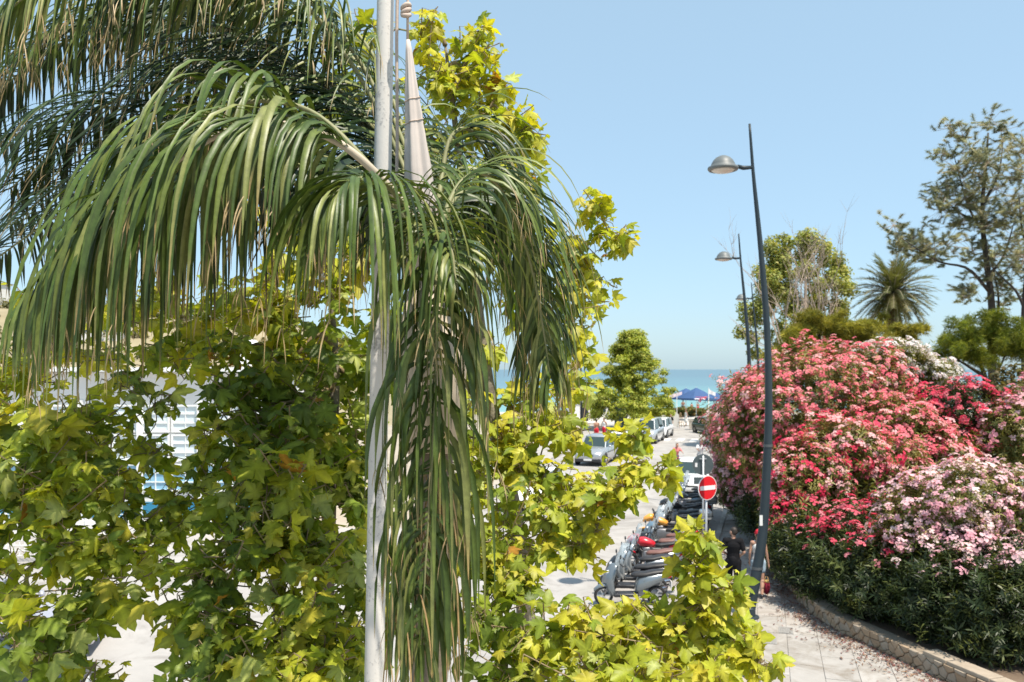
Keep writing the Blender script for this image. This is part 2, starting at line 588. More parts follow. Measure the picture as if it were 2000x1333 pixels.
# ---- low stone wall: single stones with recessed joints
M_stone = [mat('wall_stone_%s' % k, c, 0.9, c2=c2, scale=6, amt=0.6, bump=0.5, bscale=22) for k, c, c2 in (
    ('buff', (0.31, 0.22, 0.14), (0.43, 0.32, 0.22)), ('tan', (0.27, 0.185, 0.115), (0.38, 0.28, 0.185)), ('grey', (0.29, 0.235, 0.175), (0.40, 0.33, 0.255)))]
M_mortar = mat('mortar', (0.20, 0.155, 0.115), 0.95, c2=(0.28, 0.23, 0.17), scale=9, amt=0.5, bump=0.4)
wall_t = empty('stone_wall', S(-3, 2.4), 0, 'low curving rubble stone wall holding back the flowering hedge', 'wall')
wo = wall_t.location
WH = 0.42
path = catmull([S(s, w) for s, w in WALL], 140)
seg = [0.0]
for a, b in zip(path[:-1], path[1:]):
    seg.append(seg[-1] + (b - a).length)


def on_wall(u):
    for i in range(len(seg) - 1):
        if seg[i] <= u <= seg[i + 1] + 1e-6:
            t = (u - seg[i]) / max(seg[i + 1] - seg[i], 1e-6)
            p = path[i].lerp(path[i + 1], t)
            d = (path[min(i + 2, len(path) - 1)] - path[max(i - 1, 0)]).normalized()
            return p, d
    return path[-1], (path[-1] - path[-2]).normalized()


core = MB()
rings = []
for i in range(0, len(path)):
    p, d = on_wall(seg[i])
    nrm = Vector((-d.y, d.x, 0))
    if nrm.dot(N) < 0: nrm = -nrm                # away from the pavement
    p = p - wo
    rings.append([p + nrm * 0.02 + Vector((0, 0, -0.02)), p + nrm * 0.32 + Vector((0, 0, -0.02)), p + nrm * 0.32 + Vector((0, 0, WH - 0.01)), p + nrm * 0.02 + Vector((0, 0, WH - 0.01))])
core.loft(rings)
core.build('core', M_mortar, wall_t)


def clip(poly, a, b, c):
    """keep the part of a polygon where a*x+b*y<=c"""
    out = []
    for i in range(len(poly)):
        p, q = poly[i], poly[(i + 1) % len(poly)]
        dp, dq = a * p[0] + b * p[1] - c, a * q[0] + b * q[1] - c
        if dp <= 0: out.append(p)
        if dp * dq < 0:
            t = dp / (dp - dq)
            out.append((p[0] + (q[0] - p[0]) * t, p[1] + (q[1] - p[1]) * t))
    return out


u_end = seg[-1]
u_start = u_end - 15.8
sites = []
u = u_start
while u < u_end:
    for r in range(3):
        sites.append((u + random.uniform(-0.07, 0.07) + (0.09 if r % 2 else 0), 0.08 + r * 0.155 + random.uniform(-0.045, 0.045)))
    u += random.uniform(0.19, 0.25)
nst = 0
for i, (su, sv) in enumerate(sites):
    if nst >= 298: break
    poly = [(su - .3, PZ - 0.02), (su + .3, PZ - 0.02), (su + .3, WH), (su - .3, WH)]
    poly = [(a, max(0.0, b)) for a, b in poly]
    for j, (tu, tv) in enumerate(sites):
        if i == j or abs(tu - su) > 0.6: continue
        a, b = tu - su, tv - sv
        poly = clip(poly, a, b, (tu * tu + tv * tv - su * su - sv * sv) / 2)
        if len(poly) < 3: break
    if len(poly) < 3: continue
    cu = sum(p[0] for p in poly) / len(poly); cv = sum(p[1] for p in poly) / len(poly)
    out = random.uniform(0.015, 0.05)
    ring0, ring1, ring2 = [], [], []
    c0, d0 = on_wall(cu)
    for a, b in poly:
        a2, b2 = cu + (a - cu) * 0.93, cv + (b - cv) * 0.92
        a3, b3 = cu + (a - cu) * 0.72, cv + (b - cv) * 0.72
        for ring, aa, bb, oo in ((ring0, a2, b2, -0.03), (ring1, a2, b2, out * 0.55), (ring2, a3, b3, out)):
            p, d = on_wall(aa)
            nrm = Vector((-d.y, d.x, 0))
            if nrm.dot(N) < 0: nrm = -nrm
            ring.append(p - nrm * oo + Vector((0, 0, bb)) - c0)
    mb = MB(); mb.loft([ring0, ring1, ring2])
    o = mb.build('stone', random.choice(M_stone), wall_t, loc=c0 - wo)
    nst += 1
# coping on the near stretch
u = u_end - 6.2
while u < u_end - 0.1:
    L_ = random.uniform(0.55, 0.95)
    p, d = on_wall(min(u + L_ / 2, u_end)); nrm = Vector((-d.y, d.x, 0))
    if nrm.dot(N) < 0: nrm = -nrm
    mb = MB().bevbox((0, 0, 0), (L_ - 0.02, 0.34, 0.075), 0.015)
    o = mb.build('coping', M_stone[2], wall_t, loc=p + nrm * 0.16 + Vector((0, 0, WH + 0.03)) - wo)
    o.rotation_euler = (random.uniform(-.01, .01), random.uniform(-.01, .01), math.atan2(d.y, d.x))
    u += L_
# soil behind the wall
soil = MB()
for i in range(0, len(path) - 1):
    q = []
    for p, d in (on_wall(seg[i]), on_wall(seg[i + 1])):
        nrm = Vector((-d.y, d.x, 0))
        if nrm.dot(N) < 0: nrm = -nrm
        q.append((p, nrm))
    (p0, n0), (p1, n1) = q
    soil.add([p0 + n0 * .325 + Vector((0, 0, .36)), p1 + n1 * .325 + Vector((0, 0, .36)), S(0, 0) * 0 + p1 + N * 14 + Vector((0, 0, .55)), p0 + N * 14 + Vector((0, 0, .55))], [(0, 1, 2, 3)])
tag(soil.build('planting_bed', mat('soil', (0.09, 0.06, 0.04), 0.95, c2=(0.17, 0.12, 0.08), scale=3, amt=0.5, bump=0.5, bscale=15)), 'dark planting soil under the flowering hedge', 'soil', kind='structure')

# leaf litter swept against the wall
n = 5200
us = RNG.uniform(seg[-1] - 22, seg[-1], n)
off = np.abs(RNG.normal(0, 0.36, n)) * np.where(RNG.random(n) < .07, 2.2, 1.0) + 0.02
T = []
for a, b in zip(us, off):
    p, d = on_wall(a); nrm = Vector((-d.y, d.x, 0))
    if nrm.dot(N) < 0: nrm = -nrm
    q = p - nrm * b
    T.append((q.x, q.y, PZ + 0.012 + random.random() * 0.02))
tv = np.array([(-.5, 0, 0), (0, -.16, .05), (.5, 0, 0.02), (0, .16, .05)], float)
tf = np.array([(0, 1, 2, 3)])
zd = RNG.normal(0, .25, (n, 3)); zd[:, 2] = 1
V, Fc = instance_np(tv, tf, frames(zd), np.array(T), RNG.uniform(.05, .12, n))
lc = np.array([(.16, .07, .05), (.22, .12, .07), (.12, .06, .05), (.30, .20, .13), (.26, .10, .09)])[RNG.integers(0, 5, n)]
tag(link('leaf_litter', np_mesh('leaf_litter', V, Fc, leaf_mat('litter', 0.1), np.repeat(lc, 4, 0))), 'brown fallen leaves and petals swept along the stone wall', 'leaf litter', kind='stuff')

# ---- dry hill behind the white building
def hill_h(x, y):
    a = math.exp(-((x + 105) / 62) ** 2) * 19 + math.exp(-((x + 45) / 26) ** 2) * 6
    b = min(1, max(0, (y - 70) / 70)) * min(1, max(0, (SHORE + 160 - y) / 60))
    return (a * b) * (1 + 0.25 * noise.noise(Vector((x * .03, y * .03, 3)))) + 0.5 * noise.noise(Vector((x * .12, y * .12, 0))) - 0.6


hv, hf = [], []
nx, ny = 70, 40
for j in range(ny):
    for i in range(nx):
        x = -230 + i * 3.2; y = 66 + j * 4.6
        hv.append((x, y, hill_h(x, y) if 0 < i < nx - 1 and 0 < j < ny - 1 else -1.2))
for j in range(ny - 1):
    for i in range(nx - 1):
        a = j * nx + i; hf.append((a, a + 1, a + nx + 1, a + nx))
mb = MB(); mb.add(hv, hf)
tag(mb.build('hill', mat('dry_hillside', (0.21, 0.18, 0.10), 0.95, c2=(0.36, 0.30, 0.19), scale=0.12, amt=0.5, bump=0.6, bscale=1.5), smooth=True), 'dry grassy hillside behind the white building', 'hill', kind='structure')

# ================================================================== WHITE BUILDING (seen through the leaves)
BY = 29.0
bld = empty('white_building', (-16.4, BY, 0), 0, 'long white two storey building with gridded glazing and blue base panels', 'building')
bx0, bx1 = -8.0, 8.0
M_wall = mat('render_white', (0.74, 0.72, 0.69), 0.8, c2=(0.66, 0.64, 0.61), scale=0.8, amt=0.5, bump=0.1)
M_frame = mat('frame_white', (0.80, 0.80, 0.78), 0.4)
M_pane = glass_mat('pane_pale', (0.62, 0.70, 0.72), 0.12)
M_paneb = glass_mat('pane_blue', (0.22, 0.42, 0.56), 0.08)
M_blue = mat('blue_panel', (0.02, 0.17, 0.30), 0.5, c2=(0.03, 0.21, 0.35), scale=1.5, amt=0.5)
mb = MB()
mb.box((0, 4.2, 2.85), (16, 7.9, 5.7))
mb.build('wall', M_wall, bld)
MB().box((0, 4.1, 5.80), (16.4, 8.6, 0.16)).build('parapet', M_frame, bld)
rows = [(4.05, 0.98, M_pane), (3.0, 0.98, M_pane), (1.95, 0.98, M_paneb)]
fr = {}
for zc, hh, pm in rows:
    w = 1.0
    m = MB()
    for sx in (-1, 1): m.box((sx * (w / 2 - 0.03), 0, 0), (0.06, 0.09, hh))
    for sz in (-1, 1): m.box((0, 0, sz * (hh / 2 - 0.03)), (w - 0.12, 0.09, 0.06))
    for k in range(1, 3): m.box((0, 0, -hh / 2 + k * hh / 3), (w - 0.12, 0.06, 0.025))
    m.box((0, 0.005, 0), (0.025, 0.06, hh - 0.12))
    fr[zc] = (m.mesh('window', M_frame), MB().box((0, 0.02, 0), (w - 0.12, 0.012, hh - 0.12)).mesh('pane', pm))
for zc, hh, pm in rows:
    for k in range(14):
        wo_ = link('window', fr[zc][0], bld, loc=(bx0 + 1.0 + k * 1.07, 0.20, zc))
        link('pane', fr[zc][1], wo_)
pil = MB().box((0, 0, 2.3), (0.16, 0.22, 4.6)).mesh('pilaster', M_frame)
for k in range(0, 15, 2):
    link('pilaster', pil, bld, loc=(bx0 + 0.47 + k * 1.07, 0.13, 0.1))
bp_me = MB().box((0, 0, -.15), (1.0, 0.05, 0.55)).mesh('base_panel', M_blue)
for k in range(14):
    link('base_panel', bp_me, bld, loc=(bx0 + 1.0 + k * 1.07, 0.2, 0.95))
MB().box((0, 0.16, 0.22), (16.2, 0.3, 0.44)).build('plinth', M_wall, bld)
hut = empty('rooftop_hut', (-10.2, BY + 3, 5.88), 0, 'small white gabled hut on the roof of the white building', 'hut')
mb = MB(); mb.add([(-.35, -.5, 0), (.35, -.5, 0), (.35, .5, 0), (-.35, .5, 0), (-.35, -.5, .75), (.35, -.5, .75), (.35, .5, .75), (-.35, .5, .75), (0, -.5, 1.05), (0, .5, 1.05)],
                  [(0, 1, 5, 8, 4), (2, 3, 7, 9, 6), (1, 2, 6, 5), (3, 0, 4, 7)])
mb.build('wall', M_wall, hut)
mb = MB()
for sx in (-1, 1):
    mb.add([(0, -.58, 1.09), (0, .58, 1.09), (sx * .43, .58, .72), (sx * .43, -.58, .72), (0, -.58, 1.05), (0, .58, 1.05), (sx * .43, .58, .68), (sx * .43, -.58, .68)],
           [(0, 1, 2, 3), (4, 7, 6, 5), (0, 3, 7, 4), (1, 5, 6, 2), (3, 2, 6, 7)])
mb.build('roof', M_frame, hut)

# white lattice fence in front of the building, left end
lat = empty('lattice_fence', (-17.6, 24.6, 0), 0, 'white wire grid fence in front of the white building', 'fence')
for k in range(6):
    MB().tube([(k * 1.2, 0, 0), (k * 1.2, 0, 1.5)], 0.035, 8).build('post', M_frame, lat)
for k in range(9):
    MB().box((3.0, 0.045, 0.2 + k * 0.155), (6.0, 0.012, 0.022)).build('rail', M_frame, lat)
vb = MB().box((0, 0.06, 0.82), (0.016, 0.012, 1.35)).mesh('bar', M_frame)
for k in range(40):
    link('bar', vb, lat, loc=(0.08 + k * 0.15, 0, 0))

# houses on the hill
for (x, y, w, h_, lab) in ((-92, 140, 9, 4, 'flat roofed white house low on the dry hill'), (-72, 130, 7, 3.6, 'small white house with grey roof on the dry hill'),
                           (-60, 118, 8, 3.4, 'white bungalow at the foot of the dry hill'), (-118, 150, 10, 5, 'larger white house higher on the dry hill')):
    z0 = hill_h(x, y) - 0.6
    t = empty('hill_house', (x, y, z0), random.uniform(-.3, .3), lab, 'house', 'houses on the dry hill')
    MB().box((0, 0, h_ / 2), (w, 6, h_)).build('wall', M_wall, t)
    MB().box((0, 0, h_ + 0.15), (w + .5, 6.5, .3)).build('roof', mat('house_roof', (.3, .28, .27), .8, c2=(.38, .35, .33), scale=1), t)
    for k in range(3):
        wd = MB().box((-w / 3 + k * w / 3, -3.03, h_ * .58), (1.0, .08, 1.2)).build('window', mat('dark_window', (.05, .06, .07), .15), t)

# ================================================================== PALM BY THE BALCONY
M_leaflet = leaf_mat('palm_leaflet', 0.13, (1.2, 1.3, 0.35), rough=0.43, spec=0.4, mottle=.3, mscale=22)
M_rachis = mat('palm_rachis', (0.42, 0.34, 0.24), 0.6, c2=(0.50, 0.43, 0.33), scale=6, amt=0.5)
M_fibre = mat('palm_trunk', (0.10, 0.08, 0.055), 0.95, c2=(0.18, 0.145, 0.10), scale=9, amt=0.5, bump=0.6, bscale=20)

M_rachisg = mat('palm_rachis_green', (0.17, 0.18, 0.07), 0.6, c2=(0.26, 0.25, 0.12), scale=6, amt=0.5)
PALM = P(842, 560, 3.75)
palm = empty('palm_tree', (PALM.x, PALM.y, 0), 0, 'near palm with long drooping green fronds in front of the flagpole', 'palm tree')
porg = Vector((PALM.x, PALM.y, 0))
mb = MB()
tp, tr = [], []
for i in range(40):
    z = i / 39 * (PALM.z - 0.15)
    tp.append((0.02 * math.sin(z * 1.3), 0.02 * math.cos(z), z)); tr.append((0.10 - 0.02 * z / 6) * (1.06 if i % 2 else 0.97))
mb.tube(tp, tr, 14)
mb.build('trunk', M_fibre, palm, smooth=True)
for k in range(5):                                # leaf bases wrapped about the top of the trunk
    a = k * 1.257 + 0.4
    d = Vector((math.cos(a), math.sin(a), 0))
    mb = MB()
    mb.tube([Vector((0, 0, PALM.z - 0.75)) + d * 0.07, Vector((0, 0, PALM.z - 0.35)) + d * 0.10, Vector((0, 0, PALM.z - 0.02)) + d * 0.085], [0.075, 0.07, 0.035], 8)
    mb.build('leaf_base', M_rachis, palm, smooth=True)

ZD = Vector((0, 0, -1))


def leaflet(p0, d0, tang, length, width, droop, rng, nseg=9, stiff=0.0, tipbrown=0.0, base=(0.07, 0.12, 0.03)):
    """one long strap leaflet, folded along its midrib and bending under its own weight"""
    p = p0.copy(); d = d0.normalized()
    V, C = [], []
    ds = length / nseg
    tw = rng.uniform(-0.5, 0.5)
    side = Vector((rng.uniform(-1, 1), rng.uniform(-1, 1), 0)) * 0.05
    for i in range(nseg + 1):
        t = i / nseg
        w = tang - d * tang.dot(d)
        if w.length < 1e-3: w = Vector((1, 0, 0))
        w.normalize()
        nrm = d.cross(w)
        a = tw * t
        w2 = w * math.cos(a) + nrm * math.sin(a); n2 = nrm * math.cos(a) - w * math.sin(a)
        wd = width * 0.5 * (min(1.0, 0.45 + t * 2.8)) * (1 - max(0, (t - 0.45) / 0.55) ** 1.5 * 0.94)
        b = base
        k = 0.0
        if tipbrown > 0 and t > 1 - tipbrown: k = (t - 1 + tipbrown) / tipbrown
        c = [b[j] * (1 - k) + (0.30, 0.20, 0.09)[j] * k for j in range(3)]
        cm = [x * 1.25 for x in c]
        V += [p - w2 * wd, p + n2 * wd * 0.42, p + w2 * wd]
        C += [c, cm, c]
        p = p + d * ds
        kk = droop * (1 - stiff * max(0, 1 - t * 3))
        d = (d + ZD * kk * ds / length * (1.0 if i < 2 else 1.35) + side / nseg).normalized()
    Fc = []
    for i in range(nseg):
        a = i * 3
        Fc += [(a, a + 1, a + 4, a + 3), (a + 1, a + 2, a + 5, a + 4)]
    return V, Fc, C


def frond(ctrl, n_pairs, length, width, droop, single, rng, up=0.35, fwd=0.55, start=0.16, shades=None, brown=0.5, r0=0.017, endlen=0.55, wild=0.15):
    pts = catmull(ctrl, 46)
    rad = [r0 * (1 - 0.82 * i / 45) + 0.0015 for i in range(46)]
    mb = MB(); mb.tube([p - porg for p in pts], rad, 8)
    fo = mb.build('frond', M_rachis if r0 > .02 else M_rachisg, palm, smooth=True)
    allV, allF, allC = [], [], []
    nl_ = 0
    for k in range(n_pairs):
        t = start + (1 - start) * (k + rng.uniform(-.3, .3)) / (n_pairs - 1)
        t = min(max(t, start), 0.998)
        u = t * 45; i = min(int(u), 44)
        p = pts[i].lerp(pts[i + 1], u - i)
        tg = (pts[min(i + 2, 45)] - pts[max(i - 1, 0)]).normalized()
        sd = tg.cross(Vector((0, 0, 1)))
        if sd.length < 0.25: sd = Vector((1, 0, 0)) - tg * tg.x
        sd.normalize()
        upv = sd.cross(tg).normalized()
        if upv.z < 0: upv = -upv
        for sg in (-1, 1):
            tt = (t - start) / (1 - start)
            L_ = length * rng.choice((1, 1, 1, .8, .62)) * (0.62 + 0.5 * math.sin(math.pi * min(1, tt * 0.9 + 0.12))) * (1 - (1 - endlen) * max(0, tt - .7) / .3) * rng.uniform(0.82, 1.12)
            d0 = tg * (fwd * rng.uniform(.6, 1.4) + 0.5 * tt) + sd * sg * rng.uniform(.7, 1.1) + upv * up * rng.uniform(0.2, 1.9)
            d0 = d0 + Vector((rng.uniform(-1, 1), rng.uniform(-1, 1), rng.uniform(-1, 1))) * wild
            b = random.choice(shades or SH)
            v = rng.uniform(0.8, 1.2)
            b = (b[0] * v, b[1] * v, b[2] * v)
            br = rng.uniform(0.06, 0.26) if rng.random() < brown else 0.0
            V, Fc, C = leaflet(p - porg, d0, tg, L_, width * rng.uniform(.55, 1.25), droop * rng.uniform(.8, 1.25), rng, base=b, tipbrown=br)
            nl_ += 1
            if rng.random() < .3:                  # frayed dry threads at the tip
                for q in range(2):
                    V2, F2, C2 = leaflet(V[-2] - (V[-2] - V[-8]) * rng.uniform(.1, .9), (V[-2] - V[-8]).normalized() + Vector((rng.uniform(-.5, .5), rng.uniform(-.5, .5), 0)), tg, rng.uniform(.07, .2), 0.005, 2.0, rng, nseg=4, base=(.34, .25, .13))
                    o = len(allV); allV += [tuple(x) for x in V2]; allC += C2; allF += [tuple(x + o for x in f) for f in F2]
            if single and nl_ % 2 == 0:
                org = Vector(V[0])
                me = np_mesh('leaflet', np.array([tuple(q - org) for q in V]), np.array(Fc), M_leaflet, np.array(C), smooth=True)
                link('leaflet', me, fo, loc=org)
            else:
                o = len(allV)
                allV += [tuple(q) for q in V]; allC += C
                allF += [tuple(x + o for x in f) for f in Fc]
    if allV:
        o = link('leaflets', np_mesh('leaflets', np.array(allV), np.array(allF), M_leaflet, np.array(allC), smooth=True), fo)
        o['kind'] = 'stuff'
    return fo


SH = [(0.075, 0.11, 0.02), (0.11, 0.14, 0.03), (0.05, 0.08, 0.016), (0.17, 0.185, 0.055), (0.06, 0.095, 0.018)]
SH_SHADED = [(0.022, 0.042, 0.010), (0.034, 0.06, 0.013), (0.015, 0.03, 0.008)]  # deep greens: the shade among the fronds is put into the leaflet colour
BR = random.Random(5)
C0 = P(842, 540, 3.75)
# the big arching frond to the left
frond([C0, P(800, 420, 3.6), P(720, 325, 3.45), P(640, 268, 3.4), P(545, 242, 3.35), P(450, 254, 3.35), P(350, 312, 3.38), P(240, 400, 3.4), P(140, 500, 3.42), P(60, 590, 3.45)],
      112, 0.95, 0.0235, 3.9, True, BR, up=0.18, fwd=0.75, start=0.27, wild=.32, r0=.0205)
# the frond hanging straight down
frond([C0, P(838, 450, 3.6), P(842, 440, 3.42), P(850, 520, 3.3), P(852, 650, 3.25), P(848, 800, 3.24), P(840, 960, 3.24), P(830, 1120, 3.24), P(822, 1260, 3.24)],
      106, 0.72, 0.028, 6.5, True, BR, up=0.3, fwd=0.3, start=0.12, brown=0.7, endlen=.75, wild=.8, r0=.010)
# the frond arching over to the right
frond([C0, P(868, 420, 3.85), P(905, 352, 4.0), P(955, 345, 4.15), P(1005, 420, 4.25), P(1040, 530, 4.35), P(1062, 650, 4.4), P(1074, 730, 4.4)],
      80, 0.70, 0.023, 2.6, True, BR, up=0.45, fwd=0.9, start=0.2, brown=0.6, wild=.35, r0=.013)
C1 = P(842, 530, 4.0)
frond([C1, P(880, 400, 4.5), P(940, 370, 4.8), P(1000, 440, 5.0), P(1045, 570, 5.1), P(1062, 700, 5.1)],
      71, 0.66, 0.024, 1.2, False, BR, up=0.05, fwd=0.5, shades=SH_SHADED)
frond([C1, P(858, 380, 4.9), P(880, 270, 5.1), P(925, 260, 5.2), P(980, 360, 5.2), P(1020, 500, 5.2), P(1040, 640, 5.2)],
      62, 0.7, 0.019, 2.0, False, BR, up=0.3, fwd=0.8, shades=SH + SH_SHADED, wild=.3)
# short frond in front, leaflets over the flagpole
frond([C0, P(815, 460, 3.5), P(785, 400, 3.3), P(752, 360, 3.15), P(700, 350, 3.0), P(640, 390, 2.95)],
      45, 0.72, 0.0209, 3.6, False, BR, up=0.12, fwd=0.3, start=0.4, wild=.25)
frond([C0, P(846, 490, 3.55), P(850, 460, 3.35), P(860, 450, 3.15), P(880, 480, 3.05), P(890, 550, 3.0)],
      36, 0.6, 0.0187, 3.0, False, BR, up=0.4, fwd=0.5, start=0.3, wild=.3)
# left, behind the big one: the dark curtain
frond([C1, P(790, 420, 4.1), P(650, 335, 4.2), P(480, 330, 4.35), P(330, 400, 4.5), P(190, 500, 4.6), P(70, 600, 4.7)],
      102, 0.9, 0.032, 3.2, False, BR, up=0.3, fwd=0.4, shades=SH_SHADED, brown=0.7)
# fronds rising behind the flagpole to the upper left, seen from below
frond([C1, P(830, 420, 4.7), P(730, 250, 5.2), P(560, 150, 5.4), P(370, 140, 5.5), P(170, 230, 5.6), P(20, 370, 5.7)],
      102, 1.0, 0.027, 1.3, False, BR, up=0.1, fwd=0.35, shades=SH_SHADED)
frond([C1, P(830, 400, 4.8), P(740, 180, 5.4), P(600, 40, 5.6), P(420, -10, 5.7), P(220, 20, 5.8), P(40, 120, 5.9)],
      102, 1.0, 0.027, 1.6, False, BR, up=0.15, fwd=0.35, shades=SH_SHADED + SH)
frond([C1, P(810, 380, 4.9), P(690, 130, 5.0), P(520, -60, 4.8), P(320, -110, 4.6), P(130, -60, 4.4), P(-20, 50, 4.3)],
      86, 0.9, 0.019, 2.8, False, BR, up=0.25, fwd=0.5, start=.35, shades=SH, brown=0.6, wild=.25)
frond([C1, P(800, 410, 4.5), P(640, 310, 4.8), P(450, 290, 5.1), P(270, 340, 5.4), P(100, 430, 5.7), P(-40, 530, 5.8)],
      93, 0.95, 0.026, 1.2, False, BR, up=0.05, fwd=0.3, shades=SH_SHADED)
frond([C1, P(820, 400, 4.8), P(700, 210, 5.3), P(560, 120, 5.6), P(420, 110, 5.8), P(280, 170, 6.0)],
      77, 0.85, 0.024, 2.0, False, BR, up=0.2, fwd=0.4, shades=SH + SH_SHADED, wild=.25)
frond([C1, P(825, 380, 5.0), P(735, 120, 5.5), P(630, 10, 5.7), P(500, -30, 5.7), P(380, 10, 5.7)],
      68, 0.8, 0.020, 2.4, False, BR, up=0.2, fwd=0.6, shades=SH, wild=.3)
frond([C0, P(790, 420, 3.85), P(700, 300, 3.8), P(600, 215, 3.8), P(480, 200, 3.8), P(360, 250, 3.8), P(250, 340, 3.8), P(160, 440, 3.8)],
      71, 0.85, 0.027, 3.0, False, BR, up=0.5, fwd=0.45, start=.45, shades=SH, wild=.25)
frond([C1, P(820, 410, 4.8), P(700, 230, 5.3), P(520, 90, 5.6), P(330, 40, 5.9), P(130, 80, 6.1), P(-30, 200, 6.2)],
      99, 1.0, 0.027, 1.5, False, BR, up=0.1, fwd=0.4, shades=SH_SHADED, wild=.2)
frond([C1, P(815, 390, 4.9), P(720, 150, 5.1), P(600, 0, 5.0), P(470, -70, 4.9), P(330, -60, 4.8), P(220, 20, 4.8)],
      77, 0.9, 0.019, 2.2, False, BR, up=0.2, fwd=0.55, start=.3, shades=SH + SH_SHADED, wild=.35)
frond([C1, P(800, 420, 4.6), P(680, 330, 4.9), P(520, 250, 5.3), P(330, 260, 5.7), P(150, 340, 6.0), P(20, 440, 6.2)],
      93, 1.0, 0.026, 1.4, False, BR, up=0.1, fwd=0.35, shades=SH_SHADED, wild=.2)
frond([C1, P(800, 430, 4.6), P(620, 300, 5.2), P(380, 215, 5.7), P(140, 220, 6.0), P(-40, 300, 6.2)],
      90, 1.0, 0.028, 1.8, False, BR, up=0.1, fwd=0.4, shades=SH_SHADED, wild=.25)
frond([C1, P(810, 400, 4.8), P(660, 200, 5.6), P(440, 60, 6.1), P(200, 60, 6.4), P(0, 150, 6.6), P(-80, 240, 6.7)],
      90, 1.05, 0.028, 1.9, False, BR, up=0.1, fwd=0.4, shades=SH_SHADED, wild=.25)
# dry brown hanging remains under the crown
mb = MB()
dv, df, dc = [], [], []
for k in range(90):
    t = BR.uniform(0.0, 1)
    p = P(842 + BR.uniform(-65, 55), 900 + 330 * t, 3.3 + BR.uniform(-.08, .1)) - porg
    V, Fc, C = leaflet(p, Vector((BR.uniform(-.5, .5), BR.uniform(-.4, .4), -1)), Vector((1, BR.uniform(-.6, .6), 0)), BR.uniform(.2, .5), 0.007, 2.5, BR, nseg=6, base=(0.30, 0.20, 0.09))
    o = len(dv); dv += [tuple(q) for q in V]; dc += C; df += [tuple(x + o for x in f) for f in Fc]
o = link('dry_fibre', np_mesh('dry_fibre', np.array(dv), np.array(df), M_leaflet, np.array(dc), smooth=True), palm)
o['kind'] = 'stuff'

# ================================================================== FLAGPOLE, ROPE, FURLED FLAG
fp0, fp1 = P(731, 1333, 4.75), P(753, 0, 4.75)
fd = (fp1 - fp0)
top = fp0 + fd * 1.28
bot = fp0 - fd * (fp0.z / fd.z)
flagpole = empty('flagpole', (bot.x, bot.y, 0), 0, 'tall white painted flagpole rising past the palm fronds', 'flagpole')
fo_ = Vector((bot.x, bot.y, 0))
mb = MB(); n_ = 24
mb.tube([bot.lerp(top, i / n_) - fo_ for i in range(n_ + 1)], [0.066 - 0.019 * i / n_ for i in range(n_ + 1)], 20)


def speckled_paint():
    m = bpy.data.materials.new('flagpole_speckled'); m.use_nodes = True
    nt = m.node_tree; L = nt.links; b = nt.nodes['Principled BSDF']
    b.inputs['Roughness'].default_value = 0.5
    tc = nt.nodes.new('ShaderNodeTexCoord')
    n1 = nt.nodes.new('ShaderNodeTexNoise'); n1.inputs['Scale'].default_value = 55; n1.inputs['Detail'].default_value = 3
    n2 = nt.nodes.new('ShaderNodeTexNoise'); n2.inputs['Scale'].default_value = 4; n2.inputs['Detail'].default_value = 4
    for q in (n1, n2): L.new(tc.outputs['Object'], q.inputs['Vector'])
    mu = nt.nodes.new('ShaderNodeMath'); mu.operation = 'MULTIPLY'
    L.new(n1.outputs['Fac'], mu.inputs[0]); L.new(n2.outputs['Fac'], mu.inputs[1])
    rp = nt.nodes.new('ShaderNodeValToRGB'); e = rp.color_ramp.elements
    e[0].position = 0.30; e[0].color = (0.60, 0.575, 0.54, 1); e[1].position = 0.40; e[1].color = (0.36, 0.35, 0.34, 1)
    L.new(mu.outputs[0], rp.inputs[0]); L.new(rp.outputs[0], b.inputs['Base Color'])
    bp = nt.nodes.new('ShaderNodeBump'); bp.inputs['Strength'].default_value = 0.12; bp.inputs['Distance'].default_value = 0.01
    L.new(n1.outputs['Fac'], bp.inputs['Height']); L.new(bp.outputs[0], b.inputs['Normal'])
    return m


mb.build('pole', speckled_paint(), flagpole, smooth=True)
mb = MB(); mb.lathe([(0.0, 0.0), (0.14, 0.0), (0.14, 0.03), (0.085, 0.06), (0.085, 0.16), (0.072, 0.18)], 20)
mb.build('base_collar', M_pole, flagpole, smooth=False)
mb = MB(); mb.lathe([(0.002, 0), (0.05, .01), (0.075, .06), (0.05, .11), (0.002, .125)], 16, mtx=Matrix.Translation(top - fo_))
mb.build('finial', M_pole, flagpole, smooth=True)
M_rope = mat('rope', (0.55, 0.45, 0.38), 0.9, c2=(0.42, 0.33, 0.28), scale=60, amt=0.5)
mb = MB()
ra = P(779, -260, 4.68); rb = P(772, 560, 4.68)
mb.tube([ra.lerp(rb, i / 12) - fo_ + Vector((0.004 * math.sin(i), 0, 0)) for i in range(13)], 0.0095, 8)
mb.build('rope', M_rope, flagpole, smooth=True)
mb = MB()
ra, rb = P(798, -260, 4.62), P(796, 80, 4.62)
mb.tube([ra.lerp(rb, i / 6) - fo_ for i in range(7)], 0.0075, 8)
mb.build('rope', M_rope, flagpole, smooth=True)
mb = MB()
kc = P(793, 22, 4.62) - fo_
for k in range(3):                                # a lumpy knot: three turns
    pts_ = []
    for i in range(13):
        a = i / 12 * 2 * math.pi
        pts_.append(kc + Vector((0.020 * math.cos(a), 0.020 * math.sin(a), 0.012 * math.sin(a + k) + (k - 1) * 0.022)))
    mb.tube(pts_, 0.013, 8, cap=False)
mb.build('knot', M_rope, flagpole, smooth=True)

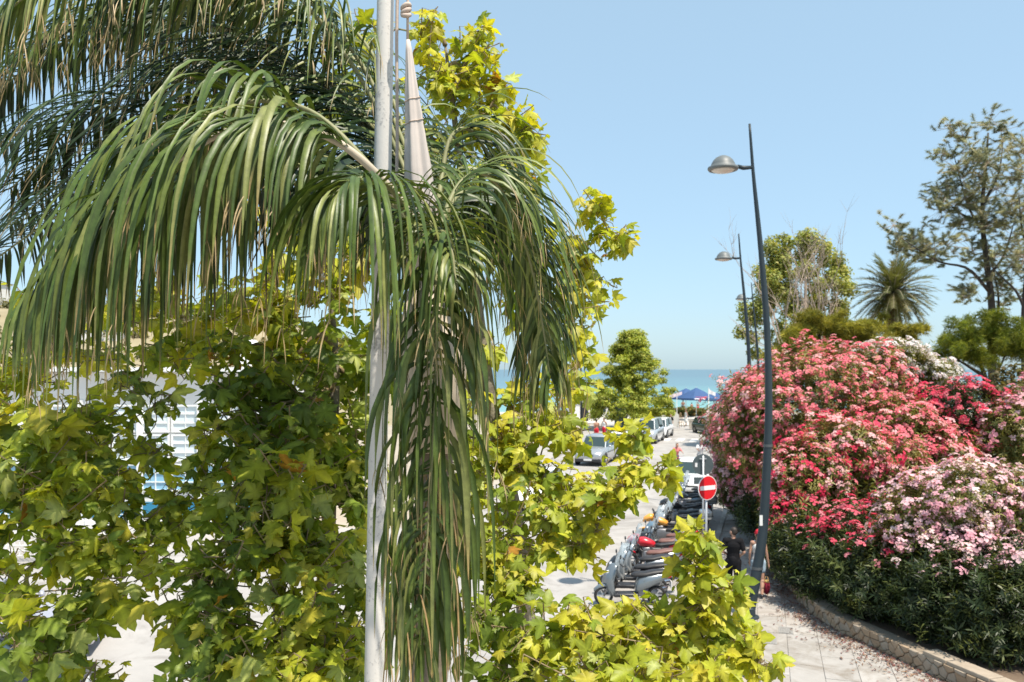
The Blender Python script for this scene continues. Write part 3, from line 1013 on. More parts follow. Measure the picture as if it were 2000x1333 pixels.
# furled flag: folded cloth tied with string
M_flag = mat('flag_cloth', (0.48, 0.42, 0.38), 0.9, c2=(0.55, 0.49, 0.45), scale=5, amt=0.5)
fl_t = P(797, 78, 4.6); fl_b = P(850, 700, 4.6)
flag = empty('furled_flag', fl_b, 0, 'furled off white flag tied with string beside the flagpole', 'flag')
rings = []
nr, nc = 30, 44
for i in range(nr + 1):
    t = i / nr
    c = P(797 + (826 - 797) * min(1, t / .57) ** 1.05 + max(0, t - .57) * 40, 78 + 622 * t, 4.6)
    r = 0.010 + 0.088 * min(1, t / 0.62) ** 0.85
    for tie in (0.19, 0.26, 0.47, 0.56):
        r *= 1 - 0.13 * math.exp(-((t - tie) / 0.012) ** 2)
    ring = []
    for k in range(nc):
        a = 2 * math.pi * k / nc
        pl = 1 + 0.20 * (1 - 2 * abs(math.sin(2.5 * a + 1.2 * t + 1.1))) * min(1, t * 5) + 0.07 * math.sin(9 * a + 5 * t) + 0.05 * noise.noise(Vector((math.cos(a) * 2, math.sin(a) * 2, t * 14)))
        ring.append((c.x + r * pl * math.cos(a), c.y + r * pl * math.sin(a) * 0.85, c.z))
    rings.append([Vector(q) - fl_b for q in ring])
mb = MB(); mb.loft(rings)
mb.build('cloth', M_flag, flag, smooth=True)
for tie in (0.19, 0.26, 0.47, 0.56):
    mb = MB(); i = tie * nr; k0 = int(i); f = i - k0
    ring = [rings[k0][k].lerp(rings[k0 + 1][k], f) for k in range(nc)]
    c = sum(ring, Vector()) / nc
    mb.tube([c + (q - c) * 1.04 + Vector((0, 0, (q.x - c.x) * 0.25)) for q in ring] + [c + (ring[0] - c) * 1.04], 0.0035, 5, cap=False)
    mb.build('string', M_rope, flag)

# ================================================================== PLANE TREES
HALF = [(0.0, 0.0), (0.13, -0.07), (0.27, -0.05), (0.41, -0.10), (0.34, 0.05), (0.29, 0.13), (0.44, 0.20), (0.47, 0.31), (0.66, 0.42), (0.47, 0.47), (0.36, 0.56),
        (0.20, 0.47), (0.29, 0.63), (0.20, 0.70), (0.16, 0.84), (0.0, 1.04)]
outl = HALF + [(-x, y) for x, y in reversed(HALF[1:-1])]


def plane_leaf_template(fold, curl, wave):
    V = [(0, 0.30, 0)]
    for i, (x, y) in enumerate(outl):
        r2 = x * x + (y - 0.3) ** 2
        z = fold * abs(x) - curl * r2 + wave * math.sin(i * 1.7) * math.sqrt(r2) + 0.30 * (0.42 - math.sqrt(r2))
        V.append((x, y, z))
    n = len(outl)
    Fc = [(0, 1 + i, 1 + (i + 1) % n) for i in range(n)]
    return np.array(V, float), np.array(Fc)


LEAF_T = [plane_leaf_template(f, c, w) for f, c, w in ((-.22, .25, .05), (-.35, .15, .08), (-.12, .5, .07), (-.3, -.25, .06), (-.15, .8, .06), (-.5, .3, .1), (.15, .35, .1), (-.7, .1, .05), (.05, -.4, .08))]
M_plane = leaf_mat('plane_leaf', 0.45, (1.45, 1.4, 0.4), rough=0.45, spec=0.35, mottle=.22, mscale=14)
# the veins that run to the lobe tips are paler than the blade between them
VEIN = np.array([1.35] + [1.22 if i in (3, 8, 15, 22, 27) else 0.92 for i in range(len(outl))])
# leaf colours: young yellow green, mid, and a dark one with shade put in
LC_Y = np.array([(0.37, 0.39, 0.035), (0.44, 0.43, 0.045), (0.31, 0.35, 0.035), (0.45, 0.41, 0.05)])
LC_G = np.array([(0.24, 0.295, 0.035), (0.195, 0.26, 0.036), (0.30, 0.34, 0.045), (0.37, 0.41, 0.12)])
LC_SHADE = np.array([(0.125, 0.18, 0.028), (0.145, 0.20, 0.03), (0.18, 0.24, 0.036)])


def plane_tree(name, label, base, trunk_pts, masses, seed, leaf_scale=1.0, dens=1.3):
    rng = np.random.default_rng(seed); R_ = random.Random(seed)
    t = empty(name, base, 0, label, 'tree')
    b = Vector(base)
    mb = MB()
    tp = catmull(trunk_pts, 18)
    mb.tube([p - b for p in tp], [0.13 - 0.118 * (i / 17) ** .8 for i in range(18)], 10)
    tr = mb.build('trunk', M_bark, t, smooth=True)
    leaves = []                                    # (pos, matrix, scale, colour class)
    twigs = MB()
    # limbs: every clump grows from the nearest stretch of wood already there
    todo = [P(m[0], m[1], m[2]) for m in masses]
    nodes = [(q, 0.09 - 0.06 * i / 17, q - tp[i - 1]) for i, q in enumerate(tp) if i > 5]
    left = set(range(len(todo)))
    while left:
        k, j = min(((k, j) for k in left for j in range(len(nodes))), key=lambda kj: (todo[kj[0]] - nodes[kj[1]][0]).length + 1.5 * max(0, nodes[kj[1]][0].z - todo[kj[0]].z - .3))
        left.discard(k)
        c = todo[k]; a, r0, dirn = nodes[j]
        L0 = (c - a).length
        dn = dirn.normalized() if dirn.length > 1e-6 else Vector((0, 0, 1))
        q1 = a + dn * L0 * .25 + (c - a) * .2 + Vector((R_.uniform(-.08, .08), R_.uniform(-.08, .08), R_.uniform(-.05, .05))) * L0
        q2 = a.lerp(c, .68) + Vector((R_.uniform(-.1, .1), R_.uniform(-.1, .1), R_.uniform(-.16, .02))) * L0
        lp = catmull([a, q1, q2, c], 12)
        ra = min(r0 * .75, .035); rb = max(.004, ra * .55)
        lim = MB(); lim.tube([p - b for p in lp], [ra + (rb - ra) * i / 11 for i in range(12)], 6)
        lim.build('limb', M_twig, t, smooth=True)
        for i in (4, 6, 8, 10, 11):
            nodes.append((lp[i], ra + (rb - ra) * i / 11, lp[i] - lp[i - 1]))
    for (px, py, Y, rad, ns, cls, lsz) in masses:
        c = P(px, py, Y)
        for k in range(int(ns * dens + .5)):
            dv = Vector(rng.normal(size=3)); dv.normalize()
            dv.z = dv.z * 0.8 + 0.25
            p0 = c + Vector(rng.normal(size=3)) * rad * 0.22
            L_ = rad * R_.uniform(.7, 1.15)
            sp = [p0]
            d = dv.normalized()
            nl = max(5, int(L_ / (0.043 * leaf_scale)))
            for i in range(nl):
                d = (d + Vector((R_.uniform(-.12, .12), R_.uniform(-.12, .12), R_.uniform(-.02, .08)))).normalized()
                sp.append(sp[-1] + d * (L_ / nl))
            twigs.tube([q - b for q in sp[::2] + [sp[-1]]], 0.005, 4, cap=False)
            for i in range(1, nl + 1):
                f = i / nl
                if f < 0.15: continue
                dd = (sp[i] - sp[i - 1]).normalized()
                an = i * 2.4 + R_.uniform(-.5, .5)
                x = dd.orthogonal().normalized(); y = dd.cross(x)
                out = x * math.cos(an) + y * math.sin(an)
                tip = (out * R_.uniform(.5, 1.0) + dd * R_.uniform(.1, .6) + Vector((0, 0, -R_.uniform(.15, 1.0)))).normalized()
                up = Vector((R_.uniform(-.6, .6), R_.uniform(-.85, .35), R_.uniform(.35, 1.1)))
                z = (up - tip * up.dot(tip))
                if z.length < .05: z = tip.orthogonal()
                z.normalize()
                xx = tip.cross(z)
                pet = sp[i] + (out + Vector((0, 0, -.2))).normalized() * R_.uniform(.03, .07)
                twigs.tube([sp[i] - b, pet - b], .0022, 3, cap=False)
                sz = lsz * R_.uniform(.5, 1.35) * (1.0 if f < .75 else 1.15 - .62 * (f - .75) / .25)
                young = f > R_.uniform(.55, .95)
                # dark clumps carry the crown's inner shade in their leaf colour
                pal = {'y': LC_Y if R_.random() < .72 else LC_G, 'g': LC_G if R_.random() < .66 else (LC_Y if R_.random() < .6 else LC_SHADE), 'd': LC_SHADE if R_.random() < .6 else LC_G}[cls]
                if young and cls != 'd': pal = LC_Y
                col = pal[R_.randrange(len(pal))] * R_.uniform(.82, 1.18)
                if R_.random() < 0.004: col = np.array((0.34, 0.17, 0.03))
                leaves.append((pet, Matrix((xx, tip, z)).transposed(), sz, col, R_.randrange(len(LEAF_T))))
    o = twigs.build('twigs', M_twig, t); o['kind'] = 'stuff'
    cv = Vector((0, 0, H))

    def shown(l):
        p = l[0]
        if p.y < .5: return 1e9
        x = 1000 + p.x / p.y * F; y = HZ - (p.z - H) / p.y * F
        return (p - cv).length / l[2] if -30 < x < 2030 and -30 < y < 1360 else 1e6
    leaves.sort(key=shown)
    cache = {}
    for (p, m3, sz, col, k) in leaves[:295]:       # the largest leaves in view, one by one
        key = (k, int(col[0] * 30), int(col[1] * 30))
        if key not in cache:
            tv, tf = LEAF_T[k]
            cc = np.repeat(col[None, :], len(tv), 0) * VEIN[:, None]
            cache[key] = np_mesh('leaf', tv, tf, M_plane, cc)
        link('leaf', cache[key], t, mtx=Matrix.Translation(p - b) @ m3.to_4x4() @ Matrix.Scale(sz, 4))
    Vs, Fs, Cs, off = [], [], [], 0
    rest = leaves[295:]
    for k in range(len(LEAF_T)):
        sub = [l for l in rest if l[4] == k]
        if not sub: continue
        tv, tf = LEAF_T[k]
        R3 = np.array([np.array(l[1]) for l in sub]); T3 = np.array([tuple(l[0] - b) for l in sub]); sc = np.array([l[2] for l in sub])
        V, Fc = instance_np(tv, tf, R3, T3, sc)
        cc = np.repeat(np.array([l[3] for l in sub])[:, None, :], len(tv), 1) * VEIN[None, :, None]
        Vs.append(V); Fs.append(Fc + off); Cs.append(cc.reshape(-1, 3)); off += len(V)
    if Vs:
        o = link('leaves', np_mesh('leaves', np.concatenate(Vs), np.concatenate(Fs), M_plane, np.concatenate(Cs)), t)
        o['kind'] = 'stuff'
    print(name, 'leaves', len(leaves))
    return t


LA = 0.155
massA = [  # px, py, Y, radius, shoots, class, leaf size
    (40, 740, 6.0, .34, 8, 'y', LA), (90, 890, 5.6, .42, 11, 'g', LA), (30, 1010, 5.5, .38, 9, 'g', LA), (185, 850, 6.1, .36, 9, 'g', LA), (150, 985, 5.6, .36, 9, 'g', LA),
    (120, 1065, 5.4, .30, 7, 'g', LA), (480, 1060, 5.5, .38, 11, 'g', LA), (400, 1130, 5.2, .36, 10, 'd', LA), (550, 1000, 5.6, .42, 12, 'g', LA), (520, 880, 6.0, .38, 11, 'd', LA),
    (475, 800, 6.3, .36, 10, 'd', LA), (590, 780, 6.5, .48, 13, 'd', LA), (650, 900, 6.6, .48, 14, 'd', LA), (630, 1120, 5.5, .42, 12, 'g', LA), (560, 1230, 5.2, .38, 11, 'g', LA),
    (430, 1250, 5.2, .32, 9, 'd', LA), (165, 1200, 5.3, .20, 7, 'd', LA), (70, 1290, 5.0, .34, 10, 'd', LA), (10, 1130, 5.3, .22, 5, 'g', LA), (345, 1010, 5.8, .22, 6, 'd', LA),
    (185, 1345, 5.0, .2, 7, 'g', LA), (400, 1350, 5.0, .28, 8, 'd', LA), (520, 1330, 5.0, .36, 10, 'g', LA), (670, 1260, 5.2, .40, 12, 'g', LA), (250, 745, 6.3, .20, 4, 'g', LA),
    (430, 690, 6.5, .26, 6, 'g', LA), (150, 690, 6.5, .24, 5, 'y', LA), (300, 790, 6.2, .18, 4, 'd', LA), (245, 1140, 5.3, .16, 5, 'g', LA), (350, 1190, 5.2, .14, 4, 'g', LA),
    (230, 920, 5.9, .22, 5, 'g', LA), (250, 1010, 5.7, .24, 6, 'd', LA), (420, 920, 6.0, .22, 5, 'd', LA), (480, 590, 7.0, .44, 9, 'y', LA), (600, 600, 7.0, .46, 10, 'y', LA),
    (680, 520, 7.2, .42, 9, 'y', LA), (560, 490, 7.4, .36, 7, 'y', LA), (680, 720, 7.0, .48, 12, 'd', LA), (700, 1000, 6.6, .44, 11, 'd', LA), (250, 620, 7.2, .34, 5, 'y', LA),
    (320, 600, 7.0, .34, 6, 'y', LA), (400, 640, 6.9, .34, 7, 'g', LA), (540, 680, 6.8, .4, 9, 'g', LA), (340, 700, 6.7, .24, 5, 'g', LA), (80, 640, 7.0, .3, 5, 'y', LA), (20, 830, 5.9, .3, 6, 'g', LA),
    (290, 1080, 5.5, .2, 5, 'g', LA), (200, 1085, 5.4, .16, 4, 'g', LA), (590, 870, 6.2, .36, 9, 'g', LA), (470, 970, 5.8, .26, 6, 'g', LA), (570, 1110, 5.4, .34, 9, 'y', LA), (295, 885, 6.1, .15, 4, 'g', LA), (395, 860, 6.1, .16, 4, 'y', LA), (350, 965, 5.9, .12, 3, 'g', LA), (90, 1170, 5.0, .14, 3, 'g', LA), (640, 1330, 5.0, .36, 10, 'g', LA)]
LB = 0.135
massB = [
    (700, 70, 7.6, .30, 7, 'y', LB), (690, 180, 7.6, .36, 9, 'y', LB), (830, 70, 7.5, .26, 7, 'y', LB), (840, 150, 7.5, .28, 8, 'y', LB), (885, 190, 7.5, .36, 10, 'y', LB),
    (915, 115, 7.5, .26, 7, 'y', LB), (880, 290, 7.5, .42, 11, 'y', LB), (950, 220, 7.4, .28, 8, 'y', LB), (1000, 290, 7.3, .24, 7, 'y', LB), (1030, 260, 7.2, .16, 6, 'y', LB), (1000, 230, 7.2, .2, 6, 'y', LB), (1020, 350, 7.2, .18, 5, 'y', LB), (930, 60, 7.5, .14, 4, 'y', LB), (970, 160, 7.4, .16, 4, 'y', LB), (950, 370, 7.3, .38, 10, 'g', LB),
    (985, 480, 7.4, .40, 10, 'g', LB), (1030, 600, 7.4, .36, 9, 'g', LB), (780, 300, 7.6, .40, 9, 'y', LB), (750, 480, 7.6, .4, 9, 'g', LB), (860, 480, 7.6, .4, 9, 'g', LB),
    (1165, 405, 7.5, .18, 5, 'y', LB), (1190, 470, 7.5, .22, 7, 'y', LB), (1155, 520, 7.5, .28, 9, 'y', LB), (1130, 590, 7.4, .28, 9, 'y', LB), (1095, 660, 7.4, .22, 6, 'g', LB), (1090, 480, 7.6, .12, 3, 'y', LB),
    (1100, 750, 7.1, .26, 7, 'y', LB), (1080, 850, 7.0, .36, 10, 'y', LB), (1010, 800, 7.2, .38, 10, 'g', LB), (960, 930, 7.0, .42, 12, 'g', LB), (1050, 940, 6.8, .28, 8, 'g', LB),
    (1130, 945, 6.7, .26, 9, 'y', LB), (1235, 850, 6.4, .12, 5, 'y', LB), (1232, 910, 6.3, .11, 5, 'y', LB), (760, 640, 7.4, .4, 8, 'g', LB), (1010, 900, 7.0, .34, 9, 'y', LB), (990, 1130, 6.4, .3, 9, 'y', LB), (1215, 970, 6.2, .18, 6, 'y', LB), (1290, 925, 6.2, .10, 4, 'y', LB),
    (1085, 1010, 6.5, .28, 9, 'g', LB), (980, 1070, 6.5, .38, 12, 'g', LB), (1185, 985, 6.3, .12, 5, 'g', LB), (960, 1200, 6.2, .40, 12, 'd', LB), (1050, 1250, 6.0, .32, 10, 'g', LB), (1115, 1225, 5.9, .18, 8, 'y', LB), (1100, 1065, 6.4, .19, 8, 'y', LB), (1150, 1040, 6.3, .12, 5, 'y', LB), (1230, 1215, 5.8, .12, 5, 'y', LB),
    (1165, 1250, 5.8, .22, 9, 'y', LB), (1285, 1220, 5.7, .22, 9, 'y', LB), (1362, 1105, 5.6, .12, 6, 'y', LB), (1364, 1050, 5.6, .07, 4, 'y', LB), (1368, 1180, 5.6, .19, 8, 'y', LB), (1425, 1150, 5.6, .11, 5, 'y', LB),
    (1290, 1270, 5.6, .30, 11, 'y', LB), (1390, 1240, 5.6, .22, 8, 'y', LB), (1445, 1245, 5.6, .10, 4, 'y', LB), (1490, 1295, 5.5, .10, 4, 'y', LB), (1150, 1310, 5.6, .34, 11, 'g', LB),
    (1000, 1310, 6.0, .38, 11, 'd', LB), (1390, 1320, 5.5, .22, 7, 'y', LB), (1270, 1340, 5.4, .28, 9, 'y', LB), (880, 850, 7.0, .4, 9, 'g', LB), (880, 1050, 6.8, .4, 9, 'g', LB), (800, 1200, 6.2, .4, 9, 'd', LB),
    (900, 700, 7.4, .4, 9, 'g', LB), (800, 760, 7.2, .4, 9, 'd', LB), (1130, 690, 7.3, .14, 4, 'y', LB)]
ba = Vector((-1.55, 6.9, 0))
plane_tree('plane_tree', 'broad leafed plane tree filling the lower left in front of the white building', ba,
           [ba, ba + Vector((0.03, 0, 2.0)), ba + Vector((-.02, 0, 3.6)), P(648, 880, 6.8), P(655, 700, 6.9), P(640, 520, 7.0)], massA, 3, dens=1.2)
bb = Vector((0.1, 7.5, 0))
plane_tree('plane_tree', 'yellow green plane tree with tall shoots right of the flagpole', bb,
           [bb, bb + Vector((0.02, 0, 2.2)), bb + Vector((0, -.05, 4)), P(960, 800, 7.3), P(920, 500, 7.5), P(890, 250, 7.5), P(870, 90, 7.5)], massB, 4)

# ================================================================== OLEANDER HEDGE
M_ole = leaf_mat('oleander_leaf', 0.3, (1.2, 1.15, 0.5), rough=0.45, spec=0.4)
M_petal = leaf_mat('petal', 0.4, (1.1, 0.95, 0.95), rough=0.6, spec=0.25)
# one shoot: whorls of narrow leaves about a stem along z
_v, _f = [], []
rs = random.Random(2)
for k in range(12):
    z = 0.04 + 0.30 * (k // 3) / 4 + rs.uniform(-.01, .01)
    a = k * 2.094 + (k // 3) * 1.05 + rs.uniform(-.2, .2)
    el = rs.uniform(.25, .75)
    d = Vector((math.cos(a) * math.cos(el), math.sin(a) * math.cos(el), math.sin(el)))
    s1 = Vector((-math.sin(a), math.cos(a), 0)) * 0.014
    L_ = rs.uniform(.12, .17)
    o = Vector((0, 0, z))
    i0 = len(_v)
    _v += [o, o + d * L_ * .45 + s1, o + d * L_ - Vector((0, 0, .03)), o + d * L_ * .45 - s1]
    _f.append((i0, i0 + 1, i0 + 2, i0 + 3))
SHOOT_V = np.array([tuple(p) for p in _v]); SHOOT_F = np.array(_f)
# one flower head: a dome of open five petalled flowers
_v, _f = [], []
for k in range(7):
    a = k * 2.4; rr = 0.055 * math.sqrt((k + .4) / 7) * 1.5
    c = Vector((rr * math.cos(a), rr * math.sin(a), 0.34 + 0.05 - rr * .5 + rs.uniform(-.015, .015)))
    nz = (Vector((rr * math.cos(a) * 9, rr * math.sin(a) * 9, 1)) + Vector((rs.uniform(-.4, .4), rs.uniform(-.4, .4), 0))).normalized()
    x = nz.orthogonal().normalized(); y = nz.cross(x)
    i0 = len(_v)
    _v.append(c - nz * 0.008)
    R0 = rs.uniform(.026, .036)
    for j in range(5):
        an = j * 1.2566 + k
        _v.append(c + (x * math.cos(an) + y * math.sin(an)) * R0 + nz * .006)
    for j in range(5):
        _f.append((i0, i0 + 1 + j, i0 + 1 + (j + 1) % 5))
HEAD_V = np.array([tuple(p) for p in _v]); HEAD_F = np.array(_f)
M_stem = mat('oleander_stem', (0.10, 0.075, 0.05), 0.9, c2=(0.16, 0.13, 0.09), scale=8, amt=0.5)


def in_lobes(Pn, lobes, k, shrink):
    """which points lie inside another lobe"""
    ins = np.zeros(len(Pn), bool)
    for j, (c, r) in enumerate(lobes):
        if j == k: continue
        q = (Pn - np.array(c)) / np.array(r)
        ins |= (q * q).sum(1) < shrink ** 2
    return ins


def oleander(label, lobes, density, fl_cols, fl_prob, fl_bias, seed, leaf_cols=None, scale=1.0, zmin=0.45):
    rng = np.random.default_rng(seed)
    base = Vector((lobes[0][0][0], lobes[0][0][1], 0.4))
    b = np.array(base)
    t = empty('oleander_bush', base, 0, label, 'bush', 'flowering oleanders of the hedge')
    leaf_cols = leaf_cols if leaf_cols is not None else np.array([(.055, .085, .022), (.075, .105, .03), (.10, .13, .035), (.14, .155, .045)])
    PP, NN, INN = [], [], []
    for k, (c, r) in enumerate(lobes):
        c = np.array(c); r = np.array(r)
        area = 4 * math.pi * (((r[0] * r[1]) ** 1.6 + (r[0] * r[2]) ** 1.6 + (r[1] * r[2]) ** 1.6) / 3) ** (1 / 1.6)
        for inner in (0, 1):
            n = int(area * density * 1.8 * (1 if not inner else .55))
            d = rand_dirs(n, rng)
            f = np.array([noise.noise(Vector(tuple(x * 2.1 + k * 7.3))) for x in d])
            f2 = np.array([noise.noise(Vector(tuple(x * 6.0 + k * 3.1))) for x in d])
            rad = (0.94 + 0.26 * f + 0.20 * f2 + rng.normal(0, .06, n)) if not inner else rng.uniform(.55, .88, n)
            q = c + d * r * rad[:, None]
            nn = d / r; nn /= np.linalg.norm(nn, axis=1, keepdims=True)
            keep = (q[:, 2] > zmin) & ~in_lobes(q, lobes, k, 0.82)
            PP.append(q[keep]); NN.append(nn[keep]); INN.append(np.full(keep.sum(), inner))
    PP = np.concatenate(PP); NN = np.concatenate(NN); INN = np.concatenate(INN)
    n = len(PP)
    ax = NN * 0.75 + rng.normal(0, .36, (n, 3)); ax[:, 2] += 0.55
    R3 = frames(ax, rng=rng)
    sc = rng.uniform(.75, 1.3, n) * np.where(rng.random(n) < .06, 1.45, 1.0) * scale
    V, Fc = instance_np(SHOOT_V, SHOOT_F, R3, PP - b - R3[:, :, 2] * 0.22 * sc[:, None], sc)
    cl = leaf_cols[rng.integers(0, len(leaf_cols), n)] * rng.uniform(.8, 1.2, (n, 1))
    C = np.repeat(cl, len(SHOOT_V), 0)
    o = link('foliage', np_mesh('foliage', V, Fc, M_ole, C), t); o['kind'] = 'stuff'
    tips = np.where((INN == 0) & (rng.random(n) < .12))[0]
    Vt, Ft = instance_np(SHOOT_V, SHOOT_F, R3[tips], PP[tips] - b - R3[tips][:, :, 2] * 0.06 * sc[tips][:, None], sc[tips])
    o = link('young_shoots', np_mesh('young_shoots', Vt, Ft, M_ole, np.repeat(cl[tips] * 1.25, len(SHOOT_V), 0)), t); o['kind'] = 'stuff'
    # flower heads, in drifts
    zlo, zhi = PP[:, 2].min(), PP[:, 2].max()
    hgt = (PP[:, 2] - zlo) / (zhi - zlo)
    drift = np.array([noise.noise(Vector(tuple(x * 0.9 + seed))) for x in PP])
    pr = fl_prob - .03 + drift * 1.0 + (hgt - fl_bias) * 1.9 + NN[:, 2] * 0.25
    pick = (rng.random(n) < pr) & (INN == 0)
    m = int(pick.sum())
    if m:
        fc = np.array(fl_cols)
        dr2 = np.array([noise.noise(Vector(tuple(x * 1.4 + 31 + seed))) for x in PP[pick]]) * .9 + rng.normal(0, .3, m) + .5
        ci = np.clip((dr2 * len(fc)).astype(int), 0, len(fc) - 1)
        Vh, Fh = instance_np(HEAD_V, HEAD_F, R3[pick], PP[pick] - b - R3[pick][:, :, 2] * 0.22 * sc[pick][:, None], sc[pick] * rng.uniform(.6, 1.25, m))
        ch = np.repeat((fc[ci] * rng.uniform(.85, 1.1, (m, 1)))[:, None, :], len(HEAD_V), 1)
        ch[:, ::6] *= 0.9
        o = link('flowers', np_mesh('flowers', Vh, Fh, M_petal, ch.reshape(-1, 3)), t); o['kind'] = 'stuff'
    # stems
    R_ = random.Random(seed)
    for k in range(4):
        c, r = lobes[R_.randrange(len(lobes))]
        a = Vector((R_.uniform(-.5, .5), R_.uniform(-.5, .5), 0))
        e = Vector(c) - base
        MB().tube([a, a.lerp(e, .4) + Vector((0, 0, .4)), e], [.05, .035, .02], 6).build('stem', M_stem, t, smooth=True)
    return t


def lobe(px, py, Y, rx, ry, rz):
    p = P(px, py, Y)
    return ((p.x, p.y, p.z), (rx, ry, rz))


CORAL = [(.90, .28, .32), (.86, .18, .24), (.92, .42, .44), (.90, .24, .29), (.93, .58, .58), (.88, .20, .26)]
RED = [(.76, .05, .12), (.80, .10, .17), (.84, .18, .24), (.88, .32, .37), (.78, .07, .14)]
PINK = [(.86, .50, .55), (.84, .40, .48), (.90, .62, .64), (.80, .30, .38)]
PALE = [(.91, .56, .62), (.92, .64, .68), (.89, .47, .55), (.92, .72, .70)]
WHITE = [(.86, .84, .80), (.88, .86, .84), (.86, .76, .74)]
YLEAF = np.array([(.10, .125, .03), (.16, .18, .04), (.23, .225, .06), (.28, .26, .08)])
SHADE_LEAF = np.array([(.018, .032, .011), (.025, .042, .013), (.036, .056, .016), (.06, .085, .022), (.11, .13, .035)])  # shade of the lower hedge put into the leaf colour; crimson bush shares it
oleander('tall coral pink oleander bush behind the lamp post, largest of the hedge',
         [lobe(1575, 825, 27.5, 2.9, 2.2, 2.35), lobe(1515, 840, 29, 1.5, 1.5, 1.8), lobe(1660, 760, 28.5, 2.0, 1.8, 1.5), lobe(1560, 930, 27, 1.7, 1.6, 1.9)], 26, CORAL, .78, .34, 21, YLEAF)
oleander('light pink oleander overhanging the parked scooters at the end of the hedge',
         [lobe(1446, 845, 31.5, 1.15, 1.4, 1.4), lobe(1452, 925, 30.5, 1.15, 1.3, 1.5), lobe(1448, 785, 32, .6, .9, .75)], 28, PINK, .95, .2, 22, YLEAF)
oleander('deep red flowered oleander just behind the lamp post above the walkers',
         [lobe(1575, 945, 23.5, 1.25, 1.1, 1.25), lobe(1540, 1060, 22.8, .8, .9, 1.3), lobe(1640, 890, 24, 1.3, 1.2, 1.0)], 28, RED + CORAL[2:5], .52, .44, 23, YLEAF)
oleander('white flowered oleander on top of the hedge',
         [lobe(1735, 708, 29, 1.45, 1.2, .7), lobe(1800, 736, 29, 1.1, 1.1, .62), lobe(1755, 780, 30.5, 1.6, 1.2, 1.2), lobe(1720, 745, 29, .9, .9, .6)], 28, WHITE, 1.15, .25, 24, YLEAF)
oleander('crimson oleander with dark gaps at the right of the hedge',
         [lobe(1880, 805, 26, 1.2, 1.0, .95), lobe(1805, 790, 26.5, .7, .8, .5), lobe(1880, 880, 26, 1.4, 1.2, 1.0), lobe(1900, 980, 25, 1.5, 1.2, 1.6)], 26, RED, .75, .45, 25, SHADE_LEAF)
oleander('coral oleander between the crimson bush and the pale pink bush',
         [lobe(1740, 860, 25.5, 1.7, 1.3, 1.25), lobe(1830, 900, 25, 1.2, 1.1, 1.0), lobe(1710, 960, 24, 1.7, 1.3, 1.5)], 26, CORAL, .62, .40, 26, YLEAF)
oleander('pale pink oleander nearest the camera above the stone wall',
         [lobe(1890, 990, 17.8, 1.3, 1.2, .9), lobe(1795, 1020, 18.0, .95, .9, .85), lobe(1990, 1000, 17.6, 1.1, 1.1, .9), lobe(1830, 1100, 17.6, .9, .9, .85), lobe(1940, 1080, 17.2, 1.0, .8, .8)], 34, PALE, .85, .22, 27, YLEAF, .8)
oleander('pink oleander cut by the right edge of the picture',
         [lobe(1985, 850, 24.5, .9, 1.0, 1.05), lobe(2040, 830, 25, 1.2, 1.1, 1.3), lobe(1960, 890, 25.5, .8, .9, .9)], 26, PINK, .5, .40, 28, YLEAF)
oleander('dark leafy oleander without blossom behind the middle of the wall',
         [lobe(1650, 1110, 19.6, 1.25, 1.0, 1.15), lobe(1585, 1090, 21.2, 1.1, .9, 1.1), lobe(1715, 1140, 18.0, 1.0, .9, .95), lobe(1690, 1050, 21.5, 1.3, 1.0, .9), lobe(1545, 1075, 22.6, .8, .8, 1.0)], 30, RED, .05, .62, 29, SHADE_LEAF)
oleander('dark leafy oleander without blossom behind the near end of the wall',
         [lobe(1860, 1170, 16.4, 1.05, .9, .95), lobe(1960, 1200, 15.4, 1.0, .85, .95), lobe(1790, 1160, 17.2, .85, .8, .9), lobe(2060, 1180, 15.4, 1.0, 1.0, 1.2), lobe(1900, 1090, 17.3, 1.2, 1.0, .8)], 34, PALE, .1, .66, 30, SHADE_LEAF, .95)
oleander('dark leafy oleander at the far end of the wall beside the second lamp post',
         [lobe(1500, 1010, 27.0, .9, 1.1, 1.3), lobe(1480, 975, 29.5, .9, 1.1, 1.2)], 30, PINK, .1, .5, 34, SHADE_LEAF)

# ================================================================== TREES BEHIND
M_far = leaf_mat('far_leaf', 0.4, (1.2, 1.1, 0.5), rough=0.55, spec=0.3)
QUAD_V = np.array([(-.5, 0, 0), (0, -.3, .08), (.55, 0, 0), (0, .3, .08)], float)
QUAD_F = np.array([(0, 1, 2, 3)])


def crown_mesh(name, parent, origin, clumps, per, size, cols, rng, shell=0.5, tv=QUAD_V, tf=QUAD_F, up=0.5, m=None):
    """clumps: (centre, radii); leaves spread through each clump, thicker to its outside"""
    Ps, Ds, Cs = [], [], []
    for c, r in clumps:
        r = np.array(r)
        n = int(per * (r[0] * r[1] + r[0] * r[2] + r[1] * r[2]) / 3)
        d = rand_dirs(n, rng)
        rad = rng.random(n) ** shell * (1 + rng.normal(0, .08, n))
        Ps.append(np.array(c) + d * r * rad[:, None]); dd = d + rng.normal(0, .6, (n, 3)); dd[:, 2] += up
        Ds.append(dd)
        tone = rng.uniform(.75, 1.25)
        Cs.append(cols[rng.integers(0, len(cols), n)] * tone * rng.uniform(.8, 1.2, (n, 1)))
    Ps, Ds, Cs = np.concatenate(Ps), np.concatenate(Ds), np.concatenate(Cs)
    V, Fc = instance_np(tv, tf, frames(Ds, rng=rng), Ps - np.array(origin), rng.uniform(.7, 1.3, len(Ps)) * size)
    o = link(name, np_mesh(name, V, Fc, m or M_far, np.repeat(Cs, len(tv), 0)), parent)
    o['kind'] = 'stuff'
    return o


def limb(mb, pts, r0, r1, n=6, k=10):
    pts = catmull(pts, k)
    mb.tube(pts, [r0 + (r1 - r0) * i / (k - 1) for i in range(k)], n)
    return pts


